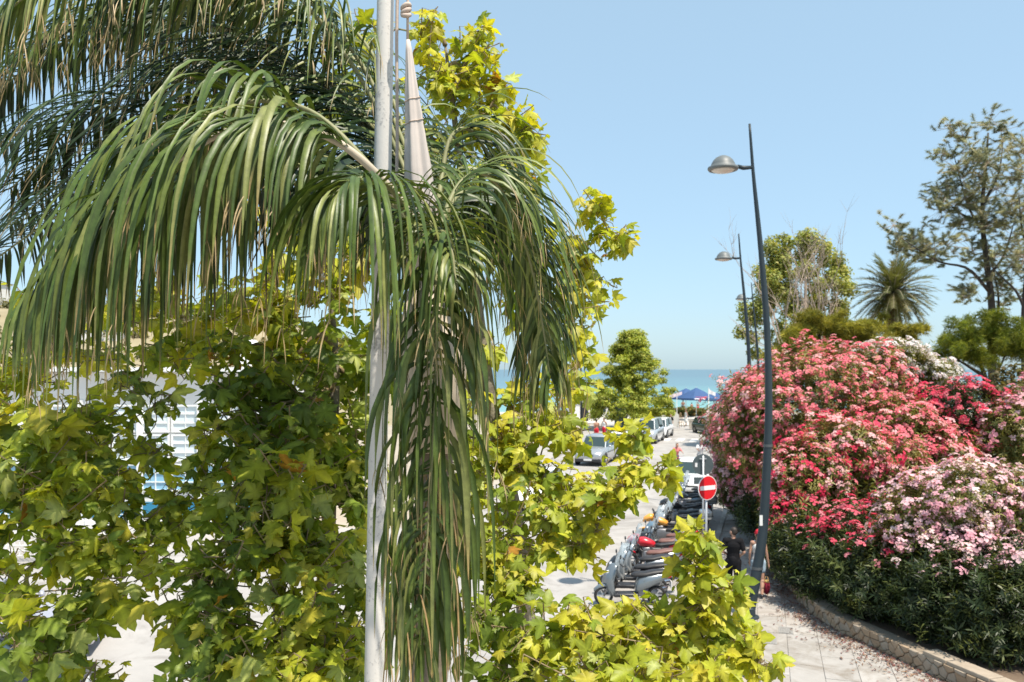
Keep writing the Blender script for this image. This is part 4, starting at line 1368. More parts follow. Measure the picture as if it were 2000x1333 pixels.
# street tree at the end of the row of cars
Yt = 78
rng = np.random.default_rng(41)
b = Vector(((1236 - 1000) / F * Yt, Yt, 0.1))
t = empty('street_tree', b, 0, 'bright green conical street tree at the end of the parked cars', 'tree')
mb = MB(); limb(mb, [Vector((0, 0, 0)), Vector((.05, 0, 2)), Vector((0, 0, 5)), Vector((-.1, 0, 9))], .2, .03)
mb.build('trunk', M_bark, t, smooth=True)
cl = []
for k in range(230):
    h = rng.random() ** 1.1
    y = 815 - h * 165
    wid = (92 if h > .15 else 80) * (1 - h) ** .72 + 10
    a = rng.uniform(0, 6.28); rr = math.sqrt(rng.random()) * wid / F * Yt
    c = P(1236 + rr * math.cos(a) * F / Yt, y, Yt) + Vector((0, rr * math.sin(a), 0))
    s_ = rng.uniform(.4, .8)
    cl.append((tuple(c), (s_, s_, s_ * .7)))
crown_mesh('crown', t, b, cl, 700, .22, np.array([(.32, .38, .055), (.40, .44, .07), (.50, .50, .10), (.18, .24, .035)]), rng, up=.8)

# poplar thicket with dead branches
Yt = 58
rng = np.random.default_rng(42); R_ = random.Random(42)
b = P(1575, 722, Yt); b.z = 0
t = empty('dying_poplar', b, 0, 'tall green tree with many bare grey brown dead branches', 'tree')
mb = MB(); limb(mb, [Vector((0, 0, 0)), Vector((.2, 0, 4)), Vector((-.1, 0, 9)), Vector((0, 0, 13))], .3, .08)
mb.build('trunk', M_drywood, t, smooth=True)
cl = []
for k in range(95):
    a = rng.uniform(0, 6.28); rr = math.sqrt(rng.random())
    x = 1563 + rr * math.cos(a) * 105; y = 580 + rr * math.sin(a) * 128
    if y > 690 or (abs(x - 1563) > 80 and y < 480): continue
    s_ = rng.uniform(.45, .9)
    cl.append((tuple(P(x, y, Yt + rng.uniform(0.0, 4.0))), (s_, s_, s_)))
for x, y in ((1460, 620), (1450, 650), (1470, 660), (1480, 600), (1455, 600), (1475, 690), (1490, 560), (1485, 530), (1640, 600), (1650, 560), (1655, 640)):
    cl.append((tuple(P(x, y, Yt + 1)), (.7, .7, .6)))
crown_mesh('crown', t, b, cl, 620, .24, np.array([(.28, .32, .07), (.36, .38, .09), (.44, .41, .14), (.15, .19, .04)]), rng, up=.7)
dead = MB()


def bare(p, d, L_, r, depth):
    """a bare branch that forks"""
    pts = [p]
    for i in range(4):
        d = (d + Vector((R_.uniform(-.22, .22), R_.uniform(-.22, .22), R_.uniform(-.05, .16)))).normalized()
        pts.append(pts[-1] + d * L_ / 4)
    dead.tube([q - b for q in pts], [r * (1 - .18 * i) for i in range(5)], 5 if depth > 1 else 4, cap=False)
    if depth > 0:
        for k in range(3 if depth > 1 else 4):
            q = pts[R_.choice((2, 3, 4))]
            bare(q, (d + Vector((R_.uniform(-.9, .9), R_.uniform(-.6, .6), R_.uniform(-.1, .5)))).normalized(), L_ * R_.uniform(.45, .75), r * .5, depth - 1)


for x0, x1, y1 in ((1535, 1505, 480), (1550, 1535, 470), (1570, 1575, 460), (1590, 1605, 470), (1605, 1630, 490), (1525, 1480, 600), (1620, 1655, 560), (1600, 1600, 540), (1540, 1520, 520), (1555, 1548, 500), (1580, 1590, 520), (1600, 1640, 530), (1530, 1490, 560), (1545, 1470, 620), (1610, 1650, 600), (1565, 1560, 560), (1595, 1615, 480)):
    p0 = P(x0, 690, Yt - 2.6 + R_.uniform(-.8, .8)); p1 = P(x1, y1 + 50, Yt - 2.6)
    bare(p0, (p1 - p0).normalized(), (p1 - p0).length * .8, .07, 3)
o = dead.build('dead_branches', M_drywood, t); o['kind'] = 'stuff'

# low pines behind the coral oleander
M_needle = leaf_mat('needle', 0.45, (1.2, 1.15, 0.6), rough=0.6, spec=0.25)
TUFT_V, TUFT_F = [], []
for k in range(7):
    a = k * 2.4; el = 0.25 + 0.19 * (k % 4)
    d = Vector((math.cos(a) * math.cos(el), math.sin(a) * math.cos(el), math.sin(el)))
    s1 = d.orthogonal().normalized() * .055
    i0 = len(TUFT_V)
    TUFT_V += [tuple(-s1), tuple(s1), tuple(d)]
    TUFT_F.append((i0, i0 + 1, i0 + 2))
TUFT_V = np.array(TUFT_V); TUFT_F = np.array(TUFT_F)


def pine(label, base, trunk, clumps, seed, cols, size, per, forks=()):
    rng = np.random.default_rng(seed)
    b = Vector(base)
    t = empty('pine_tree', b, 0, label, 'tree', 'pines behind the hedge')
    mb = MB(); limb(mb, [p - b for p in trunk], .17, .07, 8)
    mb.build('trunk', M_darkbark, t, smooth=True)
    for f in forks:
        mb = MB(); limb(mb, [p - b for p in f], .09, .03)
        mb.build('limb', M_darkbark, t, smooth=True)
    crown_mesh('crown', t, b, clumps, per, size, cols, rng, shell=.35, tv=TUFT_V, tf=TUFT_F, up=.9, m=M_needle)
    return t


PC = np.array([(.25, .24, .035), (.32, .295, .045), (.38, .33, .06), (.15, .155, .028)])
Yt = 46
rng = np.random.default_rng(43)
cl = []
for x, y, r in ((1590, 615, .75), (1600, 650, .9), (1560, 650, .8), (1540, 680, 1.0), (1570, 690, 1.0), (1620, 680, 1.0), (1530, 705, .8), (1640, 640, .8), (1655, 660, .8), (1680, 635, .7), (1690, 655, .7), (1700, 640, .55), (1600, 705, 1),
                (1660, 690, 1), (1575, 630, .5), (1625, 625, .5), (1510, 700, .6), (1700, 670, .6)):
    for k in range(5):
        q = P(x + rng.normal(0, 13), y + rng.normal(0, 8), Yt + rng.uniform(-1, 1)); s_ = r * rng.uniform(.4, .62)
        cl.append((tuple(q), (s_ * 1.15, s_ * 1.1, s_ * .75)))
b = P(1610, 722, Yt); b.z = 0
pine('olive green pine with layered clumps above the coral oleander', b, [b, b + Vector((.1, 0, 3)), P(1605, 690, Yt), P(1592, 625, Yt)], cl, 44, PC, .30, 620,
     [[P(1605, 700, Yt), P(1650, 680, Yt), P(1690, 650, Yt)], [P(1605, 700, Yt), P(1570, 690, Yt), P(1540, 690, Yt)]])
cl = []
for x, y, r in ((1740, 655, .5), (1765, 640, .55), (1790, 640, .45), (1725, 665, .5), (1755, 670, .6), (1780, 665, .5), (1710, 690, .6), (1740, 695, .7)):
    for k in range(4):
        q = P(x + rng.normal(0, 9), y + rng.normal(0, 7), 43 + rng.uniform(-.6, .6)); s_ = r * rng.uniform(.45, .7)
        cl.append((tuple(q), (s_ * 1.1, s_, s_ * .8)))
b = P(1752, 722, 43); b.z = 0
pine('small olive green pine in front of the date palm', b, [b, b + Vector((0, 0, 4)), P(1752, 650, 43)], cl, 45, PC, .28, 620)
# round crowned pine on the right
Yt = 36
cl = []
rng = np.random.default_rng(46)
for k in range(72):
    a = rng.uniform(0, 6.28); rr = math.sqrt(rng.random())
    x = 1940 + rr * math.cos(a) * 108; y = 664 + rr * math.sin(a) * 50 + (abs(x - 1940) / 110) ** 2 * 8
    q = P(x, y, Yt + rng.uniform(-1.6, 1.6)); s_ = rng.uniform(.26, .46)
    cl.append((tuple(q), (s_, s_, s_)))
for x, y in ((1835, 690), (1825, 700), (1850, 715), (1870, 725), (1845, 670), (1812, 715)):
    cl.append((tuple(P(x, y, Yt)), (.28, .28, .25)))
b = P(1925, 722, Yt); b.z = 0
pine('round crowned bright green pine with forked trunk against the sky', b, [b, b + Vector((0, 0, 3)), P(1925, 755, Yt), P(1920, 725, Yt), P(1905, 690, Yt)], cl, 47,
     np.array([(.14, .18, .02), (.20, .235, .028), (.26, .27, .035), (.09, .12, .018)]), 0.17, 1100, [[P(1925, 752, Yt), P(1950, 722, Yt), P(1965, 690, Yt)], [P(1922, 735, Yt), P(1890, 715, Yt), P(1865, 700, Yt)]])

# casuarinas
def casuarina(label, base, trunk, branches, seed, sprays):
    rng = np.random.default_rng(seed); R_ = random.Random(seed)
    b = Vector(base)
    t = empty('casuarina_tree', b, 0, label, 'tree', 'feathery casuarinas against the sky')
    mb = MB(); limb(mb, [p - b for p in trunk], .26, .05, 8, 16)
    mb.build('trunk', M_darkbark, t, smooth=True)
    pts = []
    for br in branches:
        m = MB(); q = limb(m, [p - b for p in br], .10, .02, 6, 12)
        m.build('limb', M_darkbark, t, smooth=True)
    # feathery sprays of hanging and upright needles
    V, C = [], []
    cols = np.array([(.31, .315, .175), (.38, .38, .215), (.25, .26, .15), (.42, .39, .24), (.20, .225, .13)])
    tw = MB()
    for (x, y, r, n, Yc) in sprays:
        c = P(x, y, Yc)
        for k in range(n):
            o = c + Vector(rng.normal(size=3)) * r * .62
            d = Vector((R_.uniform(-1, 1), R_.uniform(-1, 1), R_.uniform(-.2, 1.1))).normalized()
            L_ = r * R_.uniform(.5, .95)
            tw.tube([c - b, o - b, o + d * L_ - b], [.012, .009, .005], 4, cap=False)
            col = cols[R_.randrange(5)] * R_.uniform(.8, 1.2)
            for i in range(120):
                f = R_.random()
                p = o + d * L_ * f
                nd = (d * .6 + Vector((R_.uniform(-1, 1), R_.uniform(-1, 1), R_.uniform(-.9, .5)))).normalized()
                s1 = nd.orthogonal().normalized() * .014
                ln = R_.uniform(.13, .27)
                V += [tuple(p - s1 - b), tuple(p + s1 - b), tuple(p + nd * ln - b)]
                C += [col] * 3
    o = tw.build('twigs', M_drywood, t); o['kind'] = 'stuff'
    V = np.array(V); Fc = np.arange(len(V)).reshape(-1, 3)
    o = link('crown', np_mesh('crown', V, Fc, M_needle, np.array(C)), t); o['kind'] = 'stuff'
    return t


Yt = 46
b = P(1938, 722, Yt); b.z = 0
spr = [(1845, 300, .5, 5), (1915, 345, .8, 7), (1870, 400, .8, 7), (1910, 410, .8, 7), (1960, 440, .8, 7), (1857, 250, .55, 5), (1880, 265, .6, 5), (1930, 245, .5, 5), (1955, 255, .5, 5), (1900, 300, .8, 8), (1870, 330, .8, 8), (1930, 320, .9, 8), (1975, 290, .7, 6), (1850, 375, .8, 8), (1895, 380, .9, 9), (1945, 370, .9, 9),
       (1840, 410, .7, 7), (1880, 430, .8, 8), (1930, 440, .8, 7), (1975, 400, .9, 8), (1830, 370, .6, 6), (1745, 440, .55, 5), (1760, 470, .6, 6), (1785, 465, .6, 6), (1800, 490, .6, 6), (1825, 490, .6, 6), (1850, 480, .6, 6), (1770, 485, .5, 5), (1815, 510, .5, 5),
       (1900, 490, .7, 6), (1940, 500, .8, 7), (1900, 560, .7, 6), (1930, 540, .6, 6), (1955, 565, .7, 6), (1980, 520, .9, 8), (1990, 470, .9, 8), (1885, 580, .5, 4), (1965, 590, .5, 4)]
casuarina('tall feathery casuarina with long branch reaching left', b,
          [b, b + Vector((0, 0, 5)), P(1937, 600, Yt), P(1928, 520, Yt), P(1918, 420, Yt), P(1925, 330, Yt), P(1930, 260, Yt)],
          [[P(1932, 570, Yt), P(1890, 525, Yt - .5), P(1830, 510, Yt - 1), P(1760, 465, Yt - 1)], [P(1918, 450, Yt), P(1890, 400, Yt), P(1862, 300, Yt)], [P(1920, 400, Yt), P(1950, 340, Yt), P(1960, 270, Yt)],
           [P(1930, 540, Yt), P(1960, 500, Yt), P(1985, 420, Yt)], [P(1918, 430, Yt), P(1880, 420, Yt), P(1845, 390, Yt)], [P(1945, 640, Yt), P(1950, 580, Yt), P(1930, 480, Yt)]], 51,
          [(x, y, r, int(n * 4), Yt + random.uniform(-1.2, 1.2)) for x, y, r, n in spr])
b = P(2003, 722, 44); b.z = 0
spr = [(2000, 300, .8, 7), (2020, 350, .9, 8), (1995, 410, .8, 8), (2025, 450, .9, 8), (2000, 500, .8, 7), (2020, 560, .8, 7), (2040, 400, .9, 8), (1985, 350, .7, 6)]
casuarina('feathery casuarina cut by the right edge of the picture', b, [b, b + Vector((0, 0, 5)), P(2001, 600, 44), P(2012, 480, 44), P(2018, 330, 44)],
          [[P(2002, 605, 44), P(1985, 570, 44), P(1960, 545, 44), P(1935, 520, 44)], [P(2010, 500, 44), P(1995, 440, 44), P(1990, 380, 44)]], 52, [(x, y, r, n * 3, 44 + random.uniform(-1, 1)) for x, y, r, n in spr])

# date palm
Yt = 54
b = P(1745, 722, Yt); b.z = 0
cr = P(1745, 574, Yt)
t = empty('date_palm', b, 0, 'date palm with spiky grey green crown beyond the hedge', 'palm tree')
mb = MB(); limb(mb, [Vector((0, 0, 0)), Vector((.1, 0, 4)), cr - b], .38, .30, 12)
mb.build('trunk', M_fibre, t, smooth=True)
R_ = random.Random(9)
pv, pc = [], []


def far_frond(o, d, L_, droop, col, width):
    p = o.copy(); d = d.normalized()
    rach = [p.copy()]
    for i in range(12):
        p = p + d * L_ / 12
        d = (d + ZD * droop / 12).normalized()
        rach.append(p.copy())
    mb = MB(); mb.tube([q - b for q in rach], [.035 * (1 - .07 * i) for i in range(13)], 5)
    fo = mb.build('frond', M_rachis, t)
    V = []
    for i in range(1, 12):
        tg = (rach[i + 1] - rach[i - 1]).normalized() if i < 12 else d
        sd = tg.cross(Vector((0, 0, 1)))
        if sd.length < .1: sd = Vector((1, 0, 0))
        sd.normalize()
        for f in (0, .33, .66):
            q = rach[i].lerp(rach[i + 1], f)
            for sg in (-1, 1):
                ld = (tg * .9 + sd * sg * .7 + Vector((0, 0, R_.uniform(-.2, .3)))).normalized()
                ll = width * (1 - abs(i / 12 - .45) * 1.1) * R_.uniform(.8, 1.1)
                s1 = tg * .045
                V += [tuple(q - s1 - b), tuple(q + s1 - b), tuple(q + ld * ll - b)]
    V = np.array(V)
    o_ = link('leaflets', np_mesh('leaflets', V, np.arange(len(V)).reshape(-1, 3), M_far, np.repeat(np.array([col]) * R_.uniform(.8, 1.2), len(V), 0)), fo)
    o_['kind'] = 'stuff'


for k in range(96):
    a = k * 2.4; el = 1.35 - 2.0 * (k / 96)
    d = Vector((math.cos(a) * math.cos(el), math.sin(a) * math.cos(el), math.sin(el)))
    far_frond(cr, d, 2.9 * R_.uniform(.85, 1.1), R_.uniform(.7, 1.3), R_.choice([(.12, .135, .05), (.09, .105, .04), (.17, .165, .07), (.06, .075, .03)]), .8)
for k in range(44):
    a = k * 2.4 + .3
    d = Vector((math.cos(a) * .35, math.sin(a) * .35, -.8))
    far_frond(cr - Vector((0, 0, .3)), d, 2.3 * R_.uniform(.8, 1.1), 1.0, R_.choice([(.17, .10, .055), (.12, .075, .045), (.20, .13, .07)]), .35)

# dry brushy bank at the right edge
b = P(1990, 722, 33); b.z = 0.4
t = empty('dry_bush', b, 0, 'dry brownish bush below the round pine at the right edge', 'bush')
rng = np.random.default_rng(60)
cl = [(tuple(P(1975 + rng.normal(0, 22), 775 + rng.normal(0, 28), 33 + rng.uniform(-.6, .6))), (.5, .5, .45)) for k in range(26)]
mb = MB(); limb(mb, [Vector((0, 0, 0)), Vector((0, 0, 2)), Vector((-.1, 0, 4.2))], .08, .02); mb.build('trunk', M_drywood, t)
crown_mesh('crown', t, b, cl, 330, .20, np.array([(.13, .12, .045), (.19, .15, .07), (.09, .09, .035)]), rng)

# canvas awning showing behind the pale pink bush
aw = P(1950, 915, 21.5)
t = empty('canvas_awning', (aw.x, aw.y, 0.5), 0, 'pale grey green canvas awning behind the pale pink oleander', 'awning')
M_canvas = mat('canvas', (.46, .50, .42), .9, c2=(.52, .55, .48), scale=2, amt=.5)
ah = aw.z - 1.02
mb = MB()
for (x0, x1) in ((-1.0, .4), (.4, 1.8)):
    mb.add([(x0, -1, ah - .1 - (x0 + 1) * .0), (x1, -1, ah - .1), (x1, 1.2, ah + .35), (x0, 1.2, ah + .35), (x0, -1, ah - .13), (x1, -1, ah - .13), (x1, 1.2, ah + .32), (x0, 1.2, ah + .32)],
           [(0, 1, 2, 3), (7, 6, 5, 4), (0, 4, 5, 1), (2, 6, 7, 3), (1, 5, 6, 2), (3, 7, 4, 0)])
mb.build('canvas', M_canvas, t)
for x in (-.9, 1.7):
    for y in (-.9, 1.1):
        MB().tube([(x, y, 0), (x, y, ah - .12 + (y + 1) * .2)], .03, 8).build('post', M_alu, t)

# scrub on the hill
rng = np.random.default_rng(61)
cl = []
for k in range(420):
    x = rng.uniform(-165, -25); y = rng.uniform(85, 190)
    s_ = rng.uniform(.6, 1.7)
    cl.append(((x, y, hill_h(x, y) + s_ * .3), (s_ * 1.3, s_ * 1.3, s_)))
o = crown_mesh('hill_scrub', None, (0, 0, 0), cl, 60, .55, np.array([(.09, .10, .03), (.14, .13, .05), (.06, .075, .025), (.2, .17, .08)]), rng)
tag(o, 'dark green scrub scattered over the dry hillside', 'scrub', kind='stuff')

# ================================================================== STREET LAMPS
M_galv_lamp = mat('lamp_band', (.10, .11, .115), .5, .4)
LAMP_BOW = [(0.0, 0.0), (0.065, .14), (0.165, .33), (0.29, .425), (0.42, .475), (0.58, .44), (0.72, .32), (0.82, .21), (0.90, .12), (1.0, .035)]


def street_lamp(base, h, label, k=1.0):
    t = empty('street_lamp', base, 0, label, 'street lamp', 'dark grey street lamps along the pavement')
    pts = catmull([Vector((x * k, 0, z * h)) for z, x in LAMP_BOW], 40)
    mb = MB(); mb.tube(pts, [0.135 - 0.108 * (i / 39) for i in range(40)], 14)
    mb.build('pole', M_lamp, t, smooth=True)
    mb = MB(); mb.lathe([(0.0, 0), (.25, 0), (.25, .03), (.17, .05), (.165, .22), (.14, .24)], 18); mb.build('base', M_lamp, t)
    MB().bevbox((0.06 * k, -.128, .75), (.11, .03, .34), .008).build('access_door', M_lamp, t)
    for zz in (1.9, 4.6):
        q = pts[min(39, int(zz / h * 39))]
        MB().lathe([(.13 - .1 * zz / h, -.03), (.145 - .1 * zz / h, -.03), (.145 - .1 * zz / h, .03), (.13 - .1 * zz / h, .03)], 14, mtx=Matrix.Translation(q), close=True).build('band', M_galv_lamp, t)
    ap = Vector((0.115 * k, 0, h * .912))
    hx = -0.60
    mb = MB(); mb.tube([ap, ap + Vector((-.22, 0, -.015)), ap + Vector((-.36, 0, .02))], [.038, .05, .045], 10)
    mb.build('arm', M_lamp, t, smooth=True)
    hc = Matrix.Translation(ap + Vector((hx - .09, 0, -.02)))
    prof = [(0.002, .29), (.08, .28), (.16, .24), (.23, .17), (.27, .09), (.285, .03), (.345, .02), (.35, -.02), (.33, -.05), (.27, -.05), (.26, .0), (.002, .02)]
    mb = MB(); mb.lathe(prof, 24, mtx=hc); hd = mb.build('lamp_head', M_lamphead, t, smooth=True)
    mb = MB(); mb.lathe([(.002, -.115), (.10, -.11), (.2, -.09), (.275, -.045), (.262, -.04), (.002, -.04)], 24, mtx=hc); mb.build('lens', M_lens, hd, smooth=True)
    return t


l1 = P(1461, 1215, 18.85); l1.z = PZ
lt = street_lamp(l1, 11.35, 'nearest tall bowed street lamp rising in front of the red oleander')
mb = MB()
mb.add([(-.035, 0, -.12), (.035, 0, -.12), (.035, 0, .12), (-.035, 0, .12)], [(0, 1, 2, 3)])
st = mb.build('sticker', mat('sticker', (.7, .7, .68), .5), lt, loc=(.262, -.133, 2.25))
l2 = P(1441, 1000, 33.2); l2.z = PZ
street_lamp(l2, 11.2, 'second street lamp, its pole rising out of the pink oleander')
l3 = S(27.5, .75, PZ)
street_lamp(l3, 11.0, 'third and farthest street lamp, head small before the bare branches')
l4 = P(1135, 722, 74); l4.z = .1
t = empty('thin_mast', l4, 0, 'thin dark mast standing far off left of the conical tree', 'mast')
MB().tube([(0, 0, 0), (0, 0, 5), (0, 0, 10.2)], [.09, .07, .04], 10).build('pole', M_lamp, t, smooth=True)
MB().lathe([(0, 0), (.2, 0), (.2, .04), (.1, .08)], 12).build('base', M_lamp, t)
MB().tube([(0, 0, 10.05), (-.7, 0, 10.15)], .03, 8).build('arm', M_lamp, t)

# ================================================================== ROAD SIGNS
M_galv = mat('galvanised', (.42, .43, .44), .45, .6, c2=(.52, .53, .54), scale=12, amt=.5)
M_signred = mat('sign_red', (.62, .012, .02), .35)
M_signwhite = mat('sign_white', (.80, .78, .76), .4)
M_signback = mat('sign_back_grey', (.06, .08, .085), .5, c2=(.08, .10, .105), scale=4, amt=.5)
sp = P(1381, 722, 20.3); sp.z = PZ
t = empty('no_entry_sign', sp, math.radians(30), 'red round no entry sign with white bar on a grey post', 'road sign')
zc = P(1377, 953, 20.3).z - PZ
MB().tube([(0, 0.03, 0), (0, .03, zc + .25)], .03, 12).build('post', M_galv, t, smooth=True)


def disc(r, y0, y1, n=40, z=0):
    m = MB()
    ring0 = [(r * math.cos(2 * math.pi * k / n), y0, z + r * math.sin(2 * math.pi * k / n)) for k in range(n)]
    ring1 = [(p[0], y1, p[2]) for p in ring0]
    return m.loft([ring0, ring1])


pl = disc(.305, -.022, -.004, z=zc).build('plate', M_signwhite, t)
disc(.287, -.026, -.0225, z=zc).build('red_face', M_signred, pl)
MB().box((0, -.0285, zc), (.50, .004, .105)).build('white_bar', M_signwhite, pl)
MB().box((0, .012, zc + .15), (.16, .03, .03)).build('bracket', M_galv, t)
MB().box((0, .012, zc - .15), (.16, .03, .03)).build('bracket', M_galv, t)
sp = P(1373, 722, 23.5); sp.z = PZ
t = empty('sign_back', sp, math.radians(-4), 'dark grey back of a round road sign standing above the no entry sign', 'road sign')
zc = P(1373, 908, 23.5).z - PZ
MB().tube([(0, -.03, 0), (0, -.03, zc + .26)], .028, 12).build('post', M_galv, t, smooth=True)
disc(.30, 0.004, .018, z=zc).build('plate', M_signback, t)
MB().box((0, -.012, zc + .17), (.2, .03, .03)).build('bracket', M_galv, t)
MB().box((-.19, .0005, zc - .01), (.065, .004, .12)).build('sticker', M_signwhite, t)
MB().box((0, -.01, zc - .46), (.52, .012, .2)).build('lower_plate', M_signback, t)

# ================================================================== CARS
M_carglass = glass_mat('car_glass', (.03, .05, .05), .05)
M_tail = mat('tail_light', (.55, .01, .01), .25)
M_headl = mat('head_light', (.75, .76, .78), .12)
M_plate = mat('number_plate', (.75, .75, .74), .5)


def paint(name, c, metal=.0, rough=.3):
    return mat('car_paint_' + name, c, rough, metal, c2=tuple(x * .93 for x in c), scale=1.5, amt=.6, coat=.6)


def car(label, loc, heading, body_mat, L_=4.3, W_=1.78, hgt=1.5, style='hatch', group='parked cars'):
    """x forward; origin on the ground at the middle"""
    t = empty('parked_car', loc, heading, label, 'car', group)
    hw = W_ / 2; f = L_ / 2
    suv = style == 'suv'; van = style == 'van'
    belt = hgt * (.60 if not suv else .62)
    hood = belt - (.04 if not van else .0)
    rings = []
    stn = [(-f, .42, belt - .18, belt - .16, .80), (-f + .06, .26, belt - .03, belt + .0, .93), (-f + .35, .22, belt, belt + .03, .99), (-f + 1.0, .2, belt, belt + .02, 1.0), (0, .2, belt - .01, belt + .02, 1.0),
           (f - 1.35, .2, belt - .03, belt + .02, 1.0), (f - .7, .2, hood - .07, hood - .03, .985), (f - .25, .24, hood - .18, hood - .12, .93), (f - .05, .30, hood - .30, hood - .24, .82), (f, .40, hood - .36, hood - .32, .72)]
    for x, zb, zs, zt, k in stn:
        w = hw * k
        half = [(0, zb), (w * .80, zb), (w * .97, zb + .09), (w, zb + (zs - zb) * .55), (w * .985, zs - .06), (w * .93, zs), (w * .55, zt + .005), (0, zt + .015)]
        ring = [(x, y, z) for y, z in half] + [(x, -y, z) for y, z in reversed(half[1:-1])]
        rings.append(ring)
    mb = MB(); mb.loft(rings)
    body = mb.build('body', body_mat, t, smooth=True)
    # glasshouse
    x_ws, x_wt = f - (1.25 if not van else .75), f - (1.95 if not van else 1.15)
    x_rt, x_rb = (-f + .55, -f + .12) if style in ('hatch', 'suv', 'van') else (-f + 1.15, -f + .65)
    top = hgt
    gw = hw * .90; tw = hw * .72
    n = 7
    g = MB()
    cs = [(x_rb, gw * .96, belt - .02), (x_rt, tw * .97, top - .05), ((x_rt + x_wt) / 2, tw, top - .02), (x_wt, tw * .97, top - .06), (x_ws, gw * .95, belt - .02)]
    # outline on each side: bottom edge and top edge
    def sect(x, zt, wt):
        return [(x, -gw, belt - .03), (x, gw, belt - .03), (x, wt, zt), (x, -wt, zt)]
    g.loft([[(x_rb, -gw * .92, belt - .03), (x_rb, gw * .92, belt - .03), (x_rb + .02, gw * .9, belt), (x_rb + .02, -gw * .9, belt)],
            sect(x_rt, top - .06, tw * .96), sect((x_rt + x_wt) / 2, top - .015, tw), sect(x_wt, top - .06, tw * .96),
            [(x_ws, -gw * .9, belt - .06), (x_ws, gw * .9, belt - .06), (x_ws - .02, gw * .88, belt - .02), (x_ws - .02, -gw * .88, belt - .02)]])
    g.build('glasshouse', M_carglass, t)
    r = MB()
    def rs_(x, z, w): return [(x, -w - .012, z - .035), (x, w + .012, z - .035), (x, w * .8, z + .022), (x, 0, z + .03), (x, -w * .8, z + .022)]
    r.loft([rs_(x_rt - .05, top - .075, tw * .96), rs_(x_rt + .2, top - .02, tw * .985), rs_((x_rt + x_wt) / 2, top, tw), rs_(x_wt - .2, top - .025, tw * .985), rs_(x_wt + .04, top - .075, tw * .96)])
    r.build('roof', body_mat, t, smooth=True)
    for sy in (-1, 1):
        MB().tube([(x_ws, sy * gw * .9, belt - .03), (x_wt, sy * tw * .97, top - .06)], .035, 6).build('pillar', body_mat, t)
        MB().tube([(x_rb + .02, sy * gw * .92, belt - .03), (x_rt, sy * tw * .97, top - .06)], .05 if not suv else .07, 6).build('pillar', body_mat, t)
        xm = (x_rt + x_wt) / 2
        MB().tube([(xm, sy * (gw + .005), belt - .03), (xm, sy * (tw + .008), top - .03)], .035, 6).build('pillar', M_dark, t)
        m = MB().eloft([(f - 1.42, sy * (hw + .08), belt + .06, .05, .05), (f - 1.38, sy * (hw + .09), belt + .07, .10, .075), (f - 1.30, sy * (hw + .08), belt + .06, .09, .06)], 10)
        m.build('mirror', body_mat, t, smooth=True)
        MB().eloft([(f - .32, sy * hw * .70, hood - .23, .15, .07), (f - .13, sy * hw * .64, hood - .27, .19, .085), (f - .02, sy * hw * .56, hood - .30, .14, .06)], 10).build('headlight', M_headl, t, smooth=True)
        MB().bevbox((-f + .05, sy * hw * .76, belt - .12), (.12, .16, .26), .02).build('tail_light', M_tail, t)
        MB().box((.1, sy * (hw + .001), belt - .28), (L_ * .42, .012, .05)).build('side_strip', M_dark, t)
        for xm_ in (-.05, 1.0 if False else -.95):
            MB().bevbox((xm_, sy * (hw - .002), belt - .1), (.17, .03, .03), .008).build('handle', body_mat, t)
    gr = MB().bevbox((f - .045, 0, hood - .37), (.09, hw * .78, .13), .015).build('grille', M_dark, t)
    if suv:
        for k in range(7):
            MB().box((f + .006, -.24 + k * .08, hood - .37), (.02, .03, .12)).build('grille_bar', M_chrome, gr)
    MB().bevbox((f - .09, 0, .36), (.22, W_ * .84, .2), .05).build('front_bumper', M_dark if suv else body_mat, t, smooth=False)
    MB().bevbox((-f + .06, 0, .42), (.2, W_ * .90, .2), .05).build('rear_bumper', M_dark if suv else body_mat, t)
    MB().box((f + .024, 0, .40), (.012, .5, .11)).build('number_plate', M_plate, t)
    MB().box((-f - .046, 0, .62), (.012, .5, .11)).build('number_plate', M_plate, t)
    wr = .33 if not suv else .37
    for x in (-f + .82, f - .82):
        for sy in (-1, 1):
            MB().lathe([(wr + .065, -.02), (wr + .065, .03), (.1, .03), (.1, -.02)], 24, mtx=Matrix.Translation((x, sy * (hw - .035), wr + .02)) @ Matrix.Rotation(-sy * math.pi / 2, 4, 'X')).build('wheel_arch', M_dark, t)
            rot = Matrix.Translation((x, sy * (hw - .10), wr)) @ Matrix.Rotation(-sy * math.pi / 2, 4, 'X')
            w = MB(); w.lathe([(wr * .62, -.09), (wr * .93, -.1), (wr, -.06), (wr, .06), (wr * .93, .10), (wr * .64, .105), (wr * .62, .06)], 24, mtx=rot, close=True)
            wo_ = w.build('wheel', M_rubber, t, smooth=True)
            q = MB(); q.lathe([(wr * .64, .05), (wr * .62, .09), (wr * .57, .07), (.05, .075), (.045, .09), (.002, .09)], 24, mtx=rot)
            for k in range(5):
                a = k * 1.2566
                q.box((wr * .35, 0, .088), (wr * .48, .055, .02), mtx=rot @ Matrix.Rotation(a, 4, 'Z'))
            q.build('rim', M_alu, wo_)
    return t


P_sil = paint('silver', (.56, .58, .60), .5)
P_white = paint('white', (.80, .80, .79))
P_grey = paint('grey', (.42, .44, .45), .5)
P_lav = paint('pale_grey', (.50, .49, .54), .4)
P_black = paint('black', (.012, .013, .018))
P_green = paint('dark_green', (.02, .045, .04), .2)
toward = HEAD + math.pi                      # facing the camera


def on_row(px, py, w=1.9):
    Y = H * F / (py - HZ)
    return Vector(((px - 1000) / F * Y, Y, 0.004))


